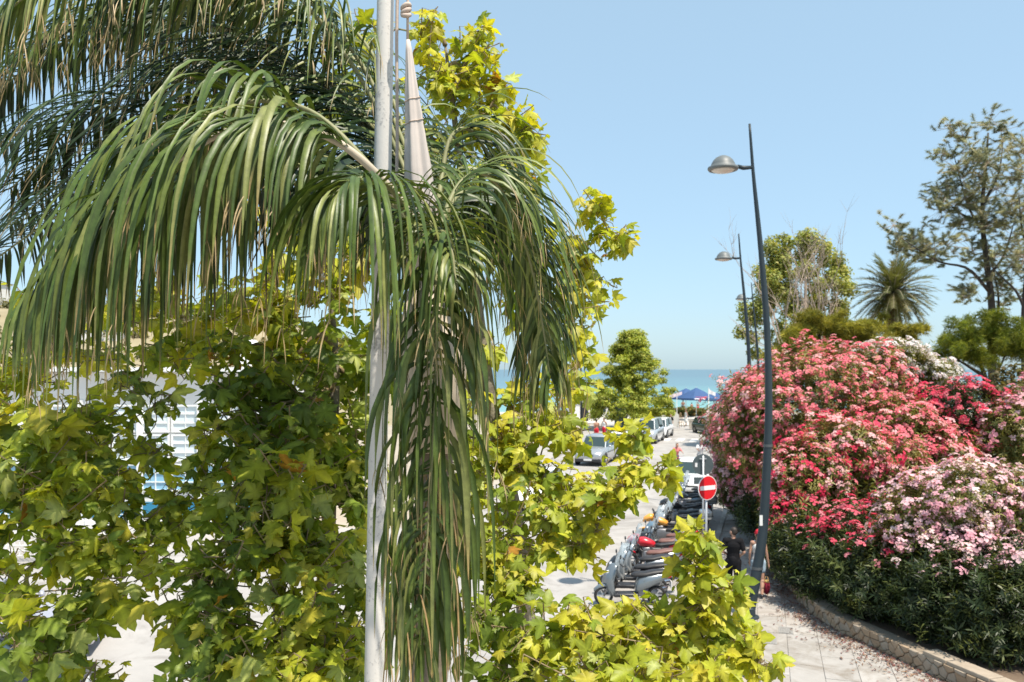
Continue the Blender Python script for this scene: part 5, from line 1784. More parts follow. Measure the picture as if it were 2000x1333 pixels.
HC = math.atan2(1, .37)                      # the row of cars on the left of the road runs a little more to the right
RD = Vector((math.cos(HC), math.sin(HC), 0))
c0 = Vector((5.3, 51.0, .004))
car('grey four wheel drive car with slatted grille facing the camera', c0, HC + math.pi, P_grey, 4.5, 1.86, 1.72, 'suv')
car('white hatchback parked right behind the grey four wheel drive car', c0 + RD * 5.2 + Vector((.15, 0, 0)), HC + math.pi, P_white, 4.1, 1.75, 1.5)
car('silver hatchback third in the row of parked cars', c0 + RD * 10.2 + Vector((.25, 0, 0)), HC + math.pi, P_sil, 4.2, 1.76, 1.5)
car('tall silver van fourth in the row of parked cars', c0 + RD * 15.6 + Vector((.25, 0, 0)), HC + math.pi, P_sil, 4.7, 1.85, 1.9, 'van')
car('white hatchback farthest in the row of parked cars', c0 + RD * 20.9 + Vector((.2, 0, 0)), HC + math.pi, P_white, 4.2, 1.78, 1.62, 'van')
car('white car mostly hidden by yellow green leaves nearest in the left row', Vector((1.0, 34.8, .004)), HC + math.pi, P_white, 4.2, 1.76, 1.5)
car('white car with large windscreen parked behind the row of scooters', S(15.4, -1.75, .004), HEAD + math.pi + .05, P_white, 4.1, 1.78, 1.48)
car('dark green car at the sea end of the street beside the pink hedge', P(1385, 722, 74) * 1 + Vector((0, 0, .004 - H)), HEAD + math.pi + .5, P_green, 4.2, 1.76, 1.45)
car('pale grey car showing through the leaves at the lower left', Vector((-10.7, 16.6, .004)), math.radians(15), P_lav, 4.3, 1.78, 1.46)
car('black car in the lower left corner behind the leaves', Vector((-9.4, 13.6, .004)), math.radians(12), P_black, 4.2, 1.76, 1.45)

# ================================================================== SCOOTERS AND MOTORCYCLES
M_seat = mat('seat_vinyl', (.02, .02, .022), .5, c2=(.035, .033, .033), scale=10, amt=.5)
M_seatb = mat('seat_brown', (.16, .075, .06), .5, c2=(.22, .11, .09), scale=6, amt=.5)
M_screen = glass_mat('windscreen', (.62, .68, .70), .06, alpha=.42)
M_engine = mat('engine_grey', (.20, .20, .21), .45, .7, c2=(.3, .3, .31), scale=14, amt=.5)
_bikemesh = {}


def wheel_parts(parent, x, r, wdt):
    rot = Matrix.Translation((x, 0, r)) @ Matrix.Rotation(math.pi / 2, 4, 'X')
    key = ('w', x, r, wdt)
    if key not in _bikemesh:
        a = MB(); a.lathe([(r * .72, -wdt * .5), (r * .9, -wdt * .55), (r, 0), (r * .9, wdt * .55), (r * .72, wdt * .5), (r * .7, 0)], 24, mtx=rot, close=True)
        q = MB(); q.lathe([(r * .74, -.02), (r * .74, .02), (r * .66, .02), (r * .66, -.02)], 24, mtx=rot, close=True)
        q.lathe([(.045, -.05), (.045, .05), (.01, .05)], 12, mtx=rot)
        for k in range(6):
            q.box((r * .36, 0, 0), (r * .66, .03, .02), mtx=rot @ Matrix.Rotation(k * math.pi / 3, 4, 'Z'))
        _bikemesh[key] = (a.mesh('wheel', M_rubber, True), q.mesh('rim', M_alu))
    w = link('wheel', _bikemesh[key][0], parent)
    link('rim', _bikemesh[key][1], w)


def shared(key, fn, name, mat_, parent, smooth=True):
    k = (key, mat_.name)
    if k not in _bikemesh:
        m = MB(); fn(m)
        _bikemesh[k] = m.mesh(name, mat_, smooth)
    return link(name, _bikemesh[k], parent)


def scooter(label, loc, heading, body, seat=None, screen=0.0, topcase=False, lean=0.0):
    """x forward, wheelbase 1.3 m, on its stand"""
    t = empty('scooter', loc, heading, label, 'scooter', 'scooters and motorcycles parked in a row')
    t.rotation_euler = (lean, 0, heading)
    seat = seat or M_seat
    wheel_parts(t, .66, .24, .11); wheel_parts(t, -.64, .24, .12)
    shared('fender', lambda m: m.eloft([(.38, 0, .36, .05, .03), (.48, 0, .45, .075, .05), (.62, 0, .50, .085, .045), (.78, 0, .46, .08, .05), (.90, 0, .37, .05, .05)], 10), 'front_fender', body, t)
    shared('shield', lambda m: m.loft([[(x0 + .05, -w, z), (x0 + .10 + b, 0, z), (x0 + .05, w, z), (x0 - .04, w * .9, z), (x0 - .02, 0, z), (x0 - .04, -w * .9, z)] for x0, z, w, b in
                                      ((.40, .26, .15, .03), (.45, .42, .20, .10), (.47, .62, .23, .14), (.42, .80, .21, .13), (.36, .95, .15, .09), (.33, 1.02, .10, .05))]), 'front_shield', body, t)
    shared('headl', lambda m: m.eloft([(.46, 0, .83, .06, .05), (.55, 0, .82, .10, .065), (.60, 0, .80, .08, .05)], 12), 'headlight', M_headl, t)
    shared('floor', lambda m: m.bevbox((.12, 0, .27), (.62, .34, .09), .03), 'footboard', M_dark, t)
    shared('rear', lambda m: m.eloft([(-.12, 0, .42, .13, .13), (-.2, 0, .52, .18, .19), (-.42, 0, .60, .20, .19), (-.68, 0, .67, .17, .14), (-.9, 0, .73, .11, .08), (-.98, 0, .75, .05, .04)], 14, 2.4), 'body', body, t)
    shared('seat', lambda m: m.eloft([(-.02, 0, .73, .09, .035), (-.12, 0, .755, .15, .055), (-.38, 0, .765, .17, .06), (-.55, 0, .80, .165, .065), (-.82, 0, .83, .13, .05), (-.93, 0, .83, .07, .03)], 12, 2.5), 'seat', seat, t)
    shared('engine', lambda m: m.bevbox((-.42, -.08, .30), (.52, .2, .2), .05), 'engine', M_engine, t)
    shared('exhaust', lambda m: m.tube([(-.25, -.17, .22), (-.5, -.21, .26), (-.95, -.22, .36)], [.03, .055, .06], 10), 'exhaust', M_chrome, t)
    shared('bars', lambda m: (m.tube([(.24, -.34, 1.02), (.28, -.18, 1.04), (.33, 0, 1.0), (.28, .18, 1.04), (.24, .34, 1.02)], .016, 8), m.tube([(.23, -.36, 1.02), (.26, -.24, 1.03)], .022, 8), m.tube([(.23, .36, 1.02), (.26, .24, 1.03)], .022, 8)), 'handlebar', M_dark, t)
    for sy in (-1, 1):
        mo = shared('mirror%d' % sy, lambda m: (m.tube([(.28, sy * .2, 1.03), (.30, sy * .27, 1.15), (.29, sy * .34, 1.22)], .008, 6), m.eloft([(.31, sy * .36, 1.25, .035, .03), (.295, sy * .36, 1.25, .075, .05), (.28, sy * .36, 1.25, .07, .047)], 10)), 'mirror', M_dark, t)
        shared('mglass%d' % sy, lambda m: m.eloft([(.277, sy * .36, 1.25, .062, .04), (.274, sy * .36, 1.25, .06, .038)], 10), 'glass', M_chrome, mo)
    shared('tail', lambda m: m.eloft([(-.92, 0, .70, .10, .05), (-1.0, 0, .71, .08, .035)], 10), 'tail_light', M_tail, t)
    shared('plate', lambda m: m.box((-1.0, 0, .50), (.012, .18, .18)), 'number_plate', M_plate, t, False)
    shared('stand', lambda m: (m.tube([(-.3, .1, .24), (-.36, .2, .01)], .012, 6), m.tube([(-.3, -.1, .24), (-.36, -.2, .01)], .012, 6)), 'stand', M_engine, t)
    shared('fork', lambda m: (m.tube([(.66, .08, .24), (.46, .06, .7)], .018, 6), m.tube([(.66, -.08, .24), (.46, -.06, .7)], .018, 6)), 'fork', M_engine, t)
    if screen:
        k = screen
        def scr(m):
            rg = []
            for z, w, x in ((.98, .16, .40), (1.12, .22 * k, .36), (1.28, .23 * k, .29), (1.42 * (.6 + .4 * k), .17 * k, .22), (1.47 * (.6 + .4 * k), .08 * k, .19)):
                rg.append([(x - .10, -w, z), (x - .02, -w * .6, z), (x, 0, z), (x - .02, w * .6, z), (x - .10, w, z), (x - .106, w, z), (x - .026, w * .6, z), (x - .006, 0, z), (x - .026, -w * .6, z), (x - .106, -w, z)])
            m.loft(rg)
        shared('screen%.2f' % k, scr, 'windscreen', M_screen, t)
    if topcase:
        tc = shared('topcase', lambda m: m.bevbox((-1.02, 0, .98), (.40, .44, .30), .07), 'top_case', body if body is not M_dark else M_dark, t, False)
        shared('tcband', lambda m: m.box((-1.02, 0, .96), (.408, .448, .02)), 'band', M_dark, tc, False)
    return t


def motorcycle(label, loc, heading, body, seat=None, lean=0.0):
    t = empty('motorcycle', loc, heading, label, 'motorcycle', 'scooters and motorcycles parked in a row')
    t.rotation_euler = (lean, 0, heading)
    seat = seat or M_seat
    wheel_parts(t, .72, .31, .12); wheel_parts(t, -.70, .31, .16)
    shared('mtank', lambda m: m.eloft([(-.05, 0, .80, .10, .08), (.08, 0, .84, .16, .12), (.26, 0, .88, .19, .15), (.42, 0, .88, .15, .12), (.5, 0, .85, .08, .07)], 14), 'tank', body, t)
    shared('mseat', lambda m: m.eloft([(.0, 0, .80, .11, .04), (-.2, 0, .78, .15, .05), (-.5, 0, .82, .14, .055), (-.8, 0, .88, .10, .04)], 12, 2.4), 'seat', seat, t)
    shared('mtail', lambda m: m.eloft([(-.45, 0, .75, .12, .05), (-.75, 0, .82, .11, .06), (-1.0, 0, .88, .05, .03)], 10), 'tail_fairing', body, t)
    shared('mengine', lambda m: (m.bevbox((.08, 0, .46), (.46, .34, .36), .06), m.bevbox((.2, 0, .66), (.2, .26, .14), .03)), 'engine', M_engine, t)
    shared('mframe', lambda m: (m.tube([(.5, 0, .88), (.35, .1, .62), (-.2, .13, .45), (-.7, .12, .31)], .025, 8), m.tube([(.5, 0, .88), (.35, -.1, .62), (-.2, -.13, .45), (-.7, -.12, .31)], .025, 8)), 'frame', M_dark, t)
    shared('mfork', lambda m: (m.tube([(.72, .1, .31), (.48, .09, .98)], .024, 8), m.tube([(.72, -.1, .31), (.48, -.09, .98)], .024, 8)), 'fork', M_chrome, t)
    shared('mfender', lambda m: m.eloft([(.5, 0, .56, .05, .03), (.66, 0, .65, .08, .03), (.85, 0, .62, .075, .03), (1.0, 0, .52, .05, .03)], 10), 'front_fender', body, t)
    shared('mcowl', lambda m: m.eloft([(.40, 0, 1.0, .14, .1), (.55, 0, .98, .17, .13), (.70, 0, .92, .12, .1), (.76, 0, .88, .06, .05)], 12), 'front_fairing', body, t)
    shared('mheadl', lambda m: m.eloft([(.66, 0, .92, .10, .07), (.75, 0, .90, .07, .05), (.77, 0, .89, .04, .03)], 12), 'headlight', M_headl, t)
    shared('mbars', lambda m: m.tube([(.28, -.38, 1.06), (.38, -.2, 1.05), (.46, 0, 1.02), (.38, .2, 1.05), (.28, .38, 1.06)], .016, 8), 'handlebar', M_dark, t)
    shared('mexh', lambda m: m.tube([(.2, -.16, .3), (-.3, -.18, .3), (-.8, -.2, .45)], [.03, .05, .065], 10), 'exhaust', M_chrome, t)
    for sy in (-1, 1):
        shared('mmirror%d' % sy, lambda m: (m.tube([(.40, sy * .2, 1.06), (.42, sy * .32, 1.2)], .008, 6), m.eloft([(.44, sy * .36, 1.22, .035, .025), (.42, sy * .36, 1.22, .08, .045), (.40, sy * .36, 1.22, .075, .04)], 10)), 'mirror', M_dark, t)
    shared('mlight', lambda m: m.eloft([(-.98, 0, .86, .07, .03), (-1.03, 0, .86, .05, .02)], 8), 'tail_light', M_tail, t)
    shared('mplate', lambda m: m.box((-1.02, 0, .62), (.012, .18, .18)), 'number_plate', M_plate, t, False)
    return t


B_sil = paint('scooter_silver', (.50, .54, .56), .6)
B_red = paint('scooter_red', (.60, .02, .035))
B_orange = paint('scooter_orange', (.78, .36, .06))
B_black = paint('scooter_black', (.015, .016, .018))
B_grey = paint('scooter_grey', (.20, .23, .25), .5)
B_white = paint('scooter_white', (.76, .77, .78))
B_blue = paint('scooter_blue', (.20, .30, .38), .4)
row = [('scooter', 'dark grey scooter with tall screen at the near end of the row', B_grey, None, 1.1, False), ('scooter', 'black scooter with low screen second from the near end', B_black, None, .8, False),
       ('scooter', 'silver scooter with a low screen just nearer than the red motorcycle', B_sil, None, .9, False), ('scooter', 'pale grey scooter with tall screen and top case beside the red motorcycle', B_sil, M_seatb, 1.15, True),
       ('motorcycle', 'motorcycle with bright red tank near the front of the row', B_red, None), ('scooter', 'black scooter just beyond the red motorcycle', B_black, M_seatb, 0, False),
       ('scooter', 'grey scooter with brown seat beyond the black scooter', B_grey, M_seatb, 1.1, False), ('scooter', 'blue grey scooter with tall screen between the brown seated scooter and the orange motorcycle', B_blue, None, 1.1, False),
       ('motorcycle', 'motorcycle with orange yellow tank in the middle of the row', B_orange, None), ('scooter', 'silver scooter with tall screen beside the orange motorcycle', B_sil, None, 1.15, True),
       ('scooter', 'black scooter with tall screen second beyond the orange motorcycle', B_black, None, 1.1, False), ('scooter', 'white fronted scooter third beyond the orange motorcycle', B_white, None, 1.0, False),
       ('motorcycle', 'dark motorcycle fourth beyond the orange motorcycle', B_black, None), ('scooter', 'grey scooter with tall screen fifth beyond the orange motorcycle', B_grey, None, 1.15, True),
       ('scooter', 'white scooter with low screen fifth before the white car', B_white, None, .8, False), ('motorcycle', 'grey motorcycle fourth before the white car', B_grey, None), ('scooter', 'blue grey scooter with top case third before the white car', B_blue, None, 1.1, True),
       ('scooter', 'silver scooter second before the white car', B_sil, None, 1.0, False), ('scooter', 'black scooter with top case at the far end before the white car', B_black, None, 1.1, True)]
RB = random.Random(12)
for k, r in enumerate(row):
    p = S(-4.4 + k * .84, -1.35 + RB.uniform(-.1, .1) - (.2 if k < 4 else 0), .004)
    hd = math.atan2(-N.y, -N.x) + math.radians(16 + RB.uniform(-7, 7))
    if r[0] == 'scooter': scooter(r[1], p, hd, r[2], r[3], r[4], r[5], lean=RB.uniform(-.05, .05))
    else: motorcycle(r[1], p, hd, r[2], r[3], lean=.12)

# ================================================================== PEOPLE
M_skin = mat('skin', (.40, .22, .15), .5, c2=(.46, .26, .18), scale=8, amt=.5)
M_skind = mat('skin_tanned', (.30, .15, .095), .5, c2=(.35, .18, .12), scale=8, amt=.5)
M_hair = mat('hair_dark', (.018, .013, .010), .6, c2=(.03, .022, .017), scale=30, amt=.5)
M_hairb = mat('hair_brown', (.10, .05, .03), .6, c2=(.15, .08, .045), scale=30, amt=.5)
CLOTH = {}


def cloth(name, c):
    return mat('cloth_' + name, c, .85, c2=tuple(x * .85 for x in c), scale=14, amt=.6, bump=.25, bscale=50, spec=.12)


def capsule(bm, a, b, ra, rb, seg=10, sx=1.0, sy=1.0):
    """tapered limb with rounded ends, elliptical when sx, sy differ (in the thing's x and y)"""
    a, b = Vector(a), Vector(b)
    ax = (b - a)
    L_ = ax.length
    q = Vector((0, 0, 1)).rotation_difference(ax.normalized() if L_ > 1e-6 else Vector((0, 0, 1))).to_matrix()
    prof = []
    for i in range(5):
        t = math.pi / 2 * (1 - i / 4)
        prof.append((ra * math.cos(t), -ra * math.sin(t)))
    for i in range(5):
        t = math.pi / 2 * i / 4
        prof.append((rb * math.cos(t), L_ + rb * math.sin(t)))
    rings = []
    for r, z in prof:
        r = max(r, 1e-4)
        rings.append([bm.verts.new(a + q @ Vector((r * sx * math.cos(2 * math.pi * k / seg), r * sy * math.sin(2 * math.pi * k / seg), z))) for k in range(seg)])
    for i in range(len(rings) - 1):
        for k in range(seg):
            bm.faces.new((rings[i][k], rings[i][(k + 1) % seg], rings[i + 1][(k + 1) % seg], rings[i + 1][k]))
    bm.faces.new(list(reversed(rings[0]))); bm.faces.new(rings[-1])


def fuse(name, fn, mat_, parent, voxel, smooth=3):
    """closed pieces grown together into ONE continuous surface"""
    bm = bmesh.new(); fn(bm)
    me = bpy.data.meshes.new(name + '_raw'); bm.to_mesh(me); bm.free()
    tmp = bpy.data.objects.new('raw', me); COL.objects.link(tmp)
    r = tmp.modifiers.new('r', 'REMESH'); r.mode = 'VOXEL'; r.voxel_size = voxel; r.use_smooth_shade = True
    s = tmp.modifiers.new('s', 'SMOOTH'); s.iterations = smooth; s.factor = .5
    dg = bpy.context.evaluated_depsgraph_get()
    m2 = bpy.data.meshes.new_from_object(tmp.evaluated_get(dg))
    m2.name = name
    bpy.data.objects.remove(tmp); bpy.data.meshes.remove(me)
    m2.materials.clear(); m2.materials.append(mat_)
    return link(name, m2, parent)


def person(label, loc, heading, h=1.75, stride=.28, skin=None, shirt=None, legs=None, legs_long=False, hair=None, long_hair=False, cap=None, head_turn=0.0, arms='walk', fine=False,
           sleeveless=False, dress=None, shoes=None, beard=False, female=False, seated=False, group=None):
    """x to the right of the person, y the way they face, z up"""
    t = empty('person', loc, heading - math.pi / 2, label, 'person', group)
    k = h / 1.75
    skin = skin or M_skin; hair = hair or M_hair
    sw = (.185 if not female else .165)
    vox = .0105 if fine else .024
    hip = .095
    J = {}
    J['pel'] = (0, 0, .93); J['chest'] = (0, .005, 1.28); J['neck'] = (0, .01, 1.47)
    fy = stride
    if seated:
        J['pel'] = (0, 0, .86)
        hipz = .84
        legsJ = [((-hip, 0, hipz), (-hip - .03, .40, .66), (-hip - .02, .26, .26)), ((hip, 0, hipz), (hip + .03, .36, .74), (hip + .02, .34, .34))]
        dz = -.07
        J['chest'] = (0, .10, 1.20); J['neck'] = (0, .15, 1.39)
    else:
        dz = 0
        legsJ = [((-hip, 0, .90), (-hip - .005, fy * .55, .49), (-hip, fy * .62, .085)), ((hip, 0, .90), (hip + .005, -fy * .15, .48), (hip, -fy * .85, .12))]
    sh = 1.42 + dz
    cx = J['chest'][1]
    if arms == 'front':     # forearms held before the body
        A = [((-sw, cx, sh), (-sw - .07, cx - .05, sh - .27), (-sw + .02, cx + .14, sh - .38)), ((sw, cx, sh), (sw + .07, cx - .05, sh - .27), (sw + .0, cx + .14, sh - .38))]
    elif arms == 'bag':
        A = [((-sw, cx, sh), (-sw - .05, cx - .04, sh - .28), (-sw - .05, cx + .03, sh - .52)), ((sw, cx, sh), (sw + .05, cx - .01, sh - .28), (sw + .09, cx + .02, sh - .54))]
    elif arms == 'ride':
        A = [((-sw, cx, sh), (-sw - .08, cx + .20, sh - .17), (-sw - .05, cx + .42, sh - .22)), ((sw, cx, sh), (sw + .08, cx + .20, sh - .17), (sw + .05, cx + .42, sh - .22))]
    else:
        A = [((-sw, cx, sh), (-sw - .05, cx - .08, sh - .28), (-sw - .03, cx + .02, sh - .52)), ((sw, cx, sh), (sw + .05, cx + .05, sh - .28), (sw + .03, cx + .18, sh - .49))]
    S_ = lambda p: Vector(p) * k
    nk = Vector(J['neck']); hd = nk + Vector((0, .02 + (.03 if seated else 0), .145))
    fdir = Vector((-math.sin(head_turn), math.cos(head_turn), 0))
    sdir = Vector((fdir.y, -fdir.x, 0))

    def body(bm):
        tz = .155 if not female else .135
        capsule(bm, S_(J['pel']), S_(Vector(J['pel']).lerp(Vector(J['chest']), .5)), .135 * k, .115 * k if not female else .10 * k, 12, 1.12, .82)
        capsule(bm, S_(Vector(J['pel']).lerp(Vector(J['chest']), .5)), S_(J['chest']), .115 * k, tz * k, 12, 1.12, .78)
        capsule(bm, S_((-sw * .8, cx, sh - .02)), S_((sw * .8, cx, sh - .02)), .07 * k, .07 * k)
        capsule(bm, S_(J['chest']), S_(nk), .09 * k, .055 * k)
        capsule(bm, S_(nk - Vector((0, 0, .03))), S_(hd), .055 * k, .06 * k)
        # head: skull, face, jaw, nose, ears
        capsule(bm, S_(hd + Vector((0, 0, -.015)) + fdir * .005), S_(hd + Vector((0, 0, .035)) - fdir * .012), .078 * k, .084 * k, 14)
        capsule(bm, S_(hd + fdir * .022 + Vector((0, 0, .015))), S_(hd + fdir * .028 + Vector((0, 0, -.065))), .066 * k, .046 * k, 12)
        capsule(bm, S_(hd + fdir * .088 + Vector((0, 0, .005))), S_(hd + fdir * .103 + Vector((0, 0, -.022))), .010 * k, .015 * k, 8)
        for s in (-1, 1):
            capsule(bm, S_(hd + sdir * s * .083 + Vector((0, 0, .012))), S_(hd + sdir * s * .083 + Vector((0, 0, -.022))), .018 * k, .013 * k, 8)
        for s_, e, w in A:
            capsule(bm, S_(s_), S_(e), .052 * k if not female else .042 * k, .040 * k if not female else .033 * k)
            capsule(bm, S_(e), S_(w), .041 * k if not female else .034 * k, .027 * k)
            d = (Vector(w) - Vector(e)).normalized()
            side = d.cross(Vector((0, 1, 0)) if abs(d.y) < .8 else Vector((0, 0, 1))).normalized()
            nrm = side.cross(d)
            palm_ = Vector(w) + d * .07
            capsule(bm, S_(Vector(w) + d * .01), S_(palm_), .027 * k, .034 * k, 10, 1, .75)
            inw = -1 if s_[0] > 0 else 1
            for q in range(4):
                f0 = palm_ + nrm * (-.027 + q * .018) + d * .012
                ln = (.058, .068, .064, .05)[q]
                f1 = f0 + d * ln * .5; f2 = f1 + (d + Vector((inw * .55, .1, 0))).normalized() * ln * .5
                capsule(bm, S_(f0), S_(f1), .0105, .0098, 8); capsule(bm, S_(f1), S_(f2), .0098, .0085, 8)
            th0 = Vector(w) + d * .035 + nrm * .028; th1 = th0 + (nrm * .7 + d).normalized() * .035; th2 = th1 + d * .028
            capsule(bm, S_(th0), S_(th1), .013, .0115, 8); capsule(bm, S_(th1), S_(th2), .0115, .0095, 8)
        for hp, kn, an in legsJ:
            capsule(bm, S_(hp), S_(kn), .088 * k, .058 * k, 12); capsule(bm, S_(kn), S_(Vector(kn).lerp(Vector(an), .35)), .056 * k, .060 * k); capsule(bm, S_(Vector(kn).lerp(Vector(an), .35)), S_(an), .060 * k, .037 * k)
            capsule(bm, S_(Vector(an) + Vector((0, -.03, -.05))), S_(Vector(an) + Vector((0, .14, -.055))), .036 * k, .028 * k, 10)
    fuse('body', body, skin, t, vox, 2)
    if shirt is not None:
        def top(bm):
            tz = .155 if not female else .138
            lo = Vector(J['pel']) + Vector((0, 0, -.02 if not female else .06))
            capsule(bm, S_(lo), S_(Vector(J['pel']).lerp(Vector(J['chest']), .5)), .152 * k, .132 * k if not female else .112 * k, 14, 1.13, .84)
            capsule(bm, S_(Vector(J['pel']).lerp(Vector(J['chest']), .5)), S_(J['chest']), .132 * k if not female else .112 * k, (tz + .014) * k, 14, 1.12, .80)
            if not sleeveless:
                capsule(bm, S_((-sw * .85, cx, sh - .02)), S_((sw * .85, cx, sh - .02)), .083 * k, .083 * k, 12)
                capsule(bm, S_(J['chest']), S_(Vector(nk) - Vector((0, 0, .05))), .11 * k, .07 * k, 12)
                for s_, e, w in A:
                    capsule(bm, S_(s_), S_(Vector(s_).lerp(Vector(e), .72)), .068 * k, .064 * k, 12)
            else:
                for s in (-1, 1):
                    capsule(bm, S_((s * sw * .5, cx + .05, sh - .1)), S_((s * sw * .55, cx - .02, sh + .055)), .022 * k, .018 * k, 8)
                    capsule(bm, S_((s * sw * .55, cx - .02, sh + .055)), S_((s * sw * .5, cx - .07, sh - .1)), .018 * k, .022 * k, 8)
        fuse('shirt', top, shirt, t, vox, 4)
    if legs is not None:
        def low(bm):
            capsule(bm, S_(Vector(J['pel']) + Vector((0, 0, .02))), S_(Vector(J['pel']) + Vector((0, 0, -.06))), .152 * k, .15 * k, 14, 1.1, .84)
            for hp, kn, an in legsJ:
                e = Vector(hp).lerp(Vector(kn), .98 if not female else .45)
                capsule(bm, S_(hp), S_(e), .108 * k, (.080 if not female else .1) * k, 12)
                if legs_long: capsule(bm, S_(kn), S_(Vector(kn).lerp(Vector(an), .92)), .075 * k, .058 * k, 12)
        fuse('shorts' if not legs_long else 'trousers', low, legs, t, vox, 4)
    if dress is not None:
        def dr(bm):
            capsule(bm, S_(J['chest']), S_(Vector(J['pel']) + Vector((0, 0, .1))), .16 * k, .14 * k, 14, 1.1, .82)
            capsule(bm, S_(Vector(J['pel']) + Vector((0, 0, .1))), S_(Vector(J['pel']) + Vector((0, .02, -.42))), .15 * k, .23 * k, 16, 1.05, .85)
        fuse('dress', dr, dress, t, vox, 4)

    def hr(bm):
        c = hd + Vector((0, 0, .035)) - fdir * .018
        capsule(bm, S_(c + Vector((0, 0, -.03)) - fdir * .014), S_(c + Vector((0, 0, .012))), .080 * k, .087 * k, 14)
        if long_hair:
            capsule(bm, S_(c - fdir * .06 + Vector((0, 0, -.02))), S_(c - fdir * .085 + Vector((0, 0, -.33))), .068 * k, .035 * k, 12)
        if beard:
            capsule(bm, S_(hd + fdir * .055 + Vector((0, 0, -.085))), S_(hd + fdir * .02 + Vector((0, 0, -.085)) + sdir * .045), .034 * k, .03 * k, 10)
            capsule(bm, S_(hd + fdir * .055 + Vector((0, 0, -.085))), S_(hd + fdir * .02 + Vector((0, 0, -.085)) - sdir * .045), .034 * k, .03 * k, 10)
    fuse('hair', hr, hair, t, vox, 2)
    if cap is not None:
        def cp(bm):
            c = hd + Vector((0, 0, .055)) - fdir * .010
            capsule(bm, S_(c), S_(c + Vector((0, 0, .02))), .096 * k, .090 * k, 14)
            for q in (-.05, 0, .05):
                capsule(bm, S_(c + fdir * .06 + sdir * q), S_(c + fdir * (.165 - abs(q) * .4) + sdir * q + Vector((0, 0, -.015))), .02 * k, .014 * k, 8)
        fuse('cap', cp, cap, t, vox, 2)
    for hp, kn, an in legsJ:
        def shoe(bm):
            capsule(bm, S_(Vector(an) + Vector((0, -.045, -.045))), S_(Vector(an) + Vector((0, .15, -.052))), .047 * k, .040 * k, 10)
        fuse('shoe', shoe, shoes or M_dark, t, vox, 2)
    return t


blackc = cloth('black', (.012, .012, .014)); whitec = cloth('white', (.72, .72, .71)); denim = cloth('denim', (.32, .42, .50)); redc = cloth('red', (.62, .03, .05))
pinkc = cloth('pink', (.72, .25, .24)); greyc = cloth('grey', (.3, .3, .31)); navyc = cloth('navy', (.03, .04, .07))
mp = P(1432, 1176, 20.4); mp.z = PZ
person('man in black T-shirt and dark shorts walking away under the hedge', mp, HEAD, 1.78, .30, M_skin, blackc, blackc, hair=M_hair, head_turn=.95, arms='front', fine=True, beard=True)
wp = P(1481, 1172, 20.6); wp.z = PZ
person('woman in red cap, white top and denim shorts walking behind the lamp post', wp, HEAD, 1.66, .26, M_skin, whitec, denim, hair=M_hair, long_hair=True, cap=redc, head_turn=.35, arms='bag', fine=True, sleeveless=True, female=True)
bgp = P(1497, 1146, 20.55)
t = empty('beach_bag', (bgp.x, bgp.y, bgp.z - .17), HEAD, 'dark red beach bag held by the woman in the red cap', 'bag')
mb = MB(); mb.eloft([(-.01, 0, 0, .10, .06)] * 1 + [(0, 0, 0, .1, .06)], 10) if False else None
mb = MB(); mb.loft([[(w * math.cos(a), d_ * math.sin(a), z) for a in [2 * math.pi * i / 16 for i in range(16)]] for z, w, d_ in ((0, .10, .05), (.03, .13, .075), (.15, .14, .085), (.27, .15, .075), (.275, .14, .065))])
mb.build('pouch', cloth('dark_red', (.22, .02, .04)), t, smooth=True)
for sy in (-1, 1):
    MB().tube(catmull([(-.08, sy * .06, .26), (-.06, sy * .045, .36), (0, sy * .015, .42), (.06, sy * .045, .36), (.08, sy * .06, .26)], 12), .008, 6).build('handle', cloth('tan', (.35, .22, .10)), t, smooth=True)
MB().lathe([(.0, .27), (.07, .27), (.06, .33), (.0, .345)], 10).build('towel', cloth('straw', (.55, .38, .14)), t, smooth=True)


def at_ground(px, py, z=0.004):
    Y = (H - z) * F / (py - HZ)
    return Vector(((px - 1000) / F * Y, Y, z))


# two riders on bicycles beyond the white car
def bicycle(label, loc, heading, col):
    t = empty('bicycle', loc, heading, label, 'bicycle')
    for x in (-.52, .52):
        rot = Matrix.Translation((x, 0, .34)) @ Matrix.Rotation(math.pi / 2, 4, 'X')
        w = MB(); w.lathe([(.31, -.018), (.34, 0), (.31, .018), (.30, 0)], 28, mtx=rot, close=True); w = w.build('wheel', M_rubber, t, smooth=True)
        q = MB()
        for k in range(12):
            q.box((.15, 0, 0), (.30, .005, .005), mtx=rot @ Matrix.Rotation(k * math.pi / 6, 4, 'Z'))
        q.lathe([(.30, -.01), (.305, .01), (.28, .01), (.28, -.01)], 28, mtx=rot, close=True); q.build('rim', M_alu, w)
    m = MB()
    for a, b_ in (((.52, 0, .34), (.40, 0, .92)), ((.42, 0, .80), (-.05, 0, .30)), ((.42, 0, .84), (-.20, 0, .78)), ((-.05, 0, .30), (-.22, 0, .86)), ((-.05, 0, .30), (-.52, 0, .34)), ((-.52, 0, .34), (-.20, 0, .76))):
        m.tube([a, b_], .018, 8)
    m.build('frame', col, t)
    MB().tube([(.33, -.28, 1.0), (.42, -.15, 1.0), (.40, 0, .96), (.42, .15, 1.0), (.33, .28, 1.0)], .013, 8).build('handlebar', M_alu, t)
    MB().eloft([(-.36, 0, .90, .10, .03), (-.24, 0, .91, .07, .03), (-.10, 0, .90, .025, .02)], 10).build('saddle', M_seat, t, smooth=True)
    mb = MB(); mb.bevbox((.60, 0, .84), (.28, .34, .22), .03); mb.build('basket', mat('basket_red', (.55, .10, .10), .7), t)
    MB().tube([(-.05, -.12, .30), (-.05, .12, .30)], .02, 8).build('pedals', M_dark, t)
    return t


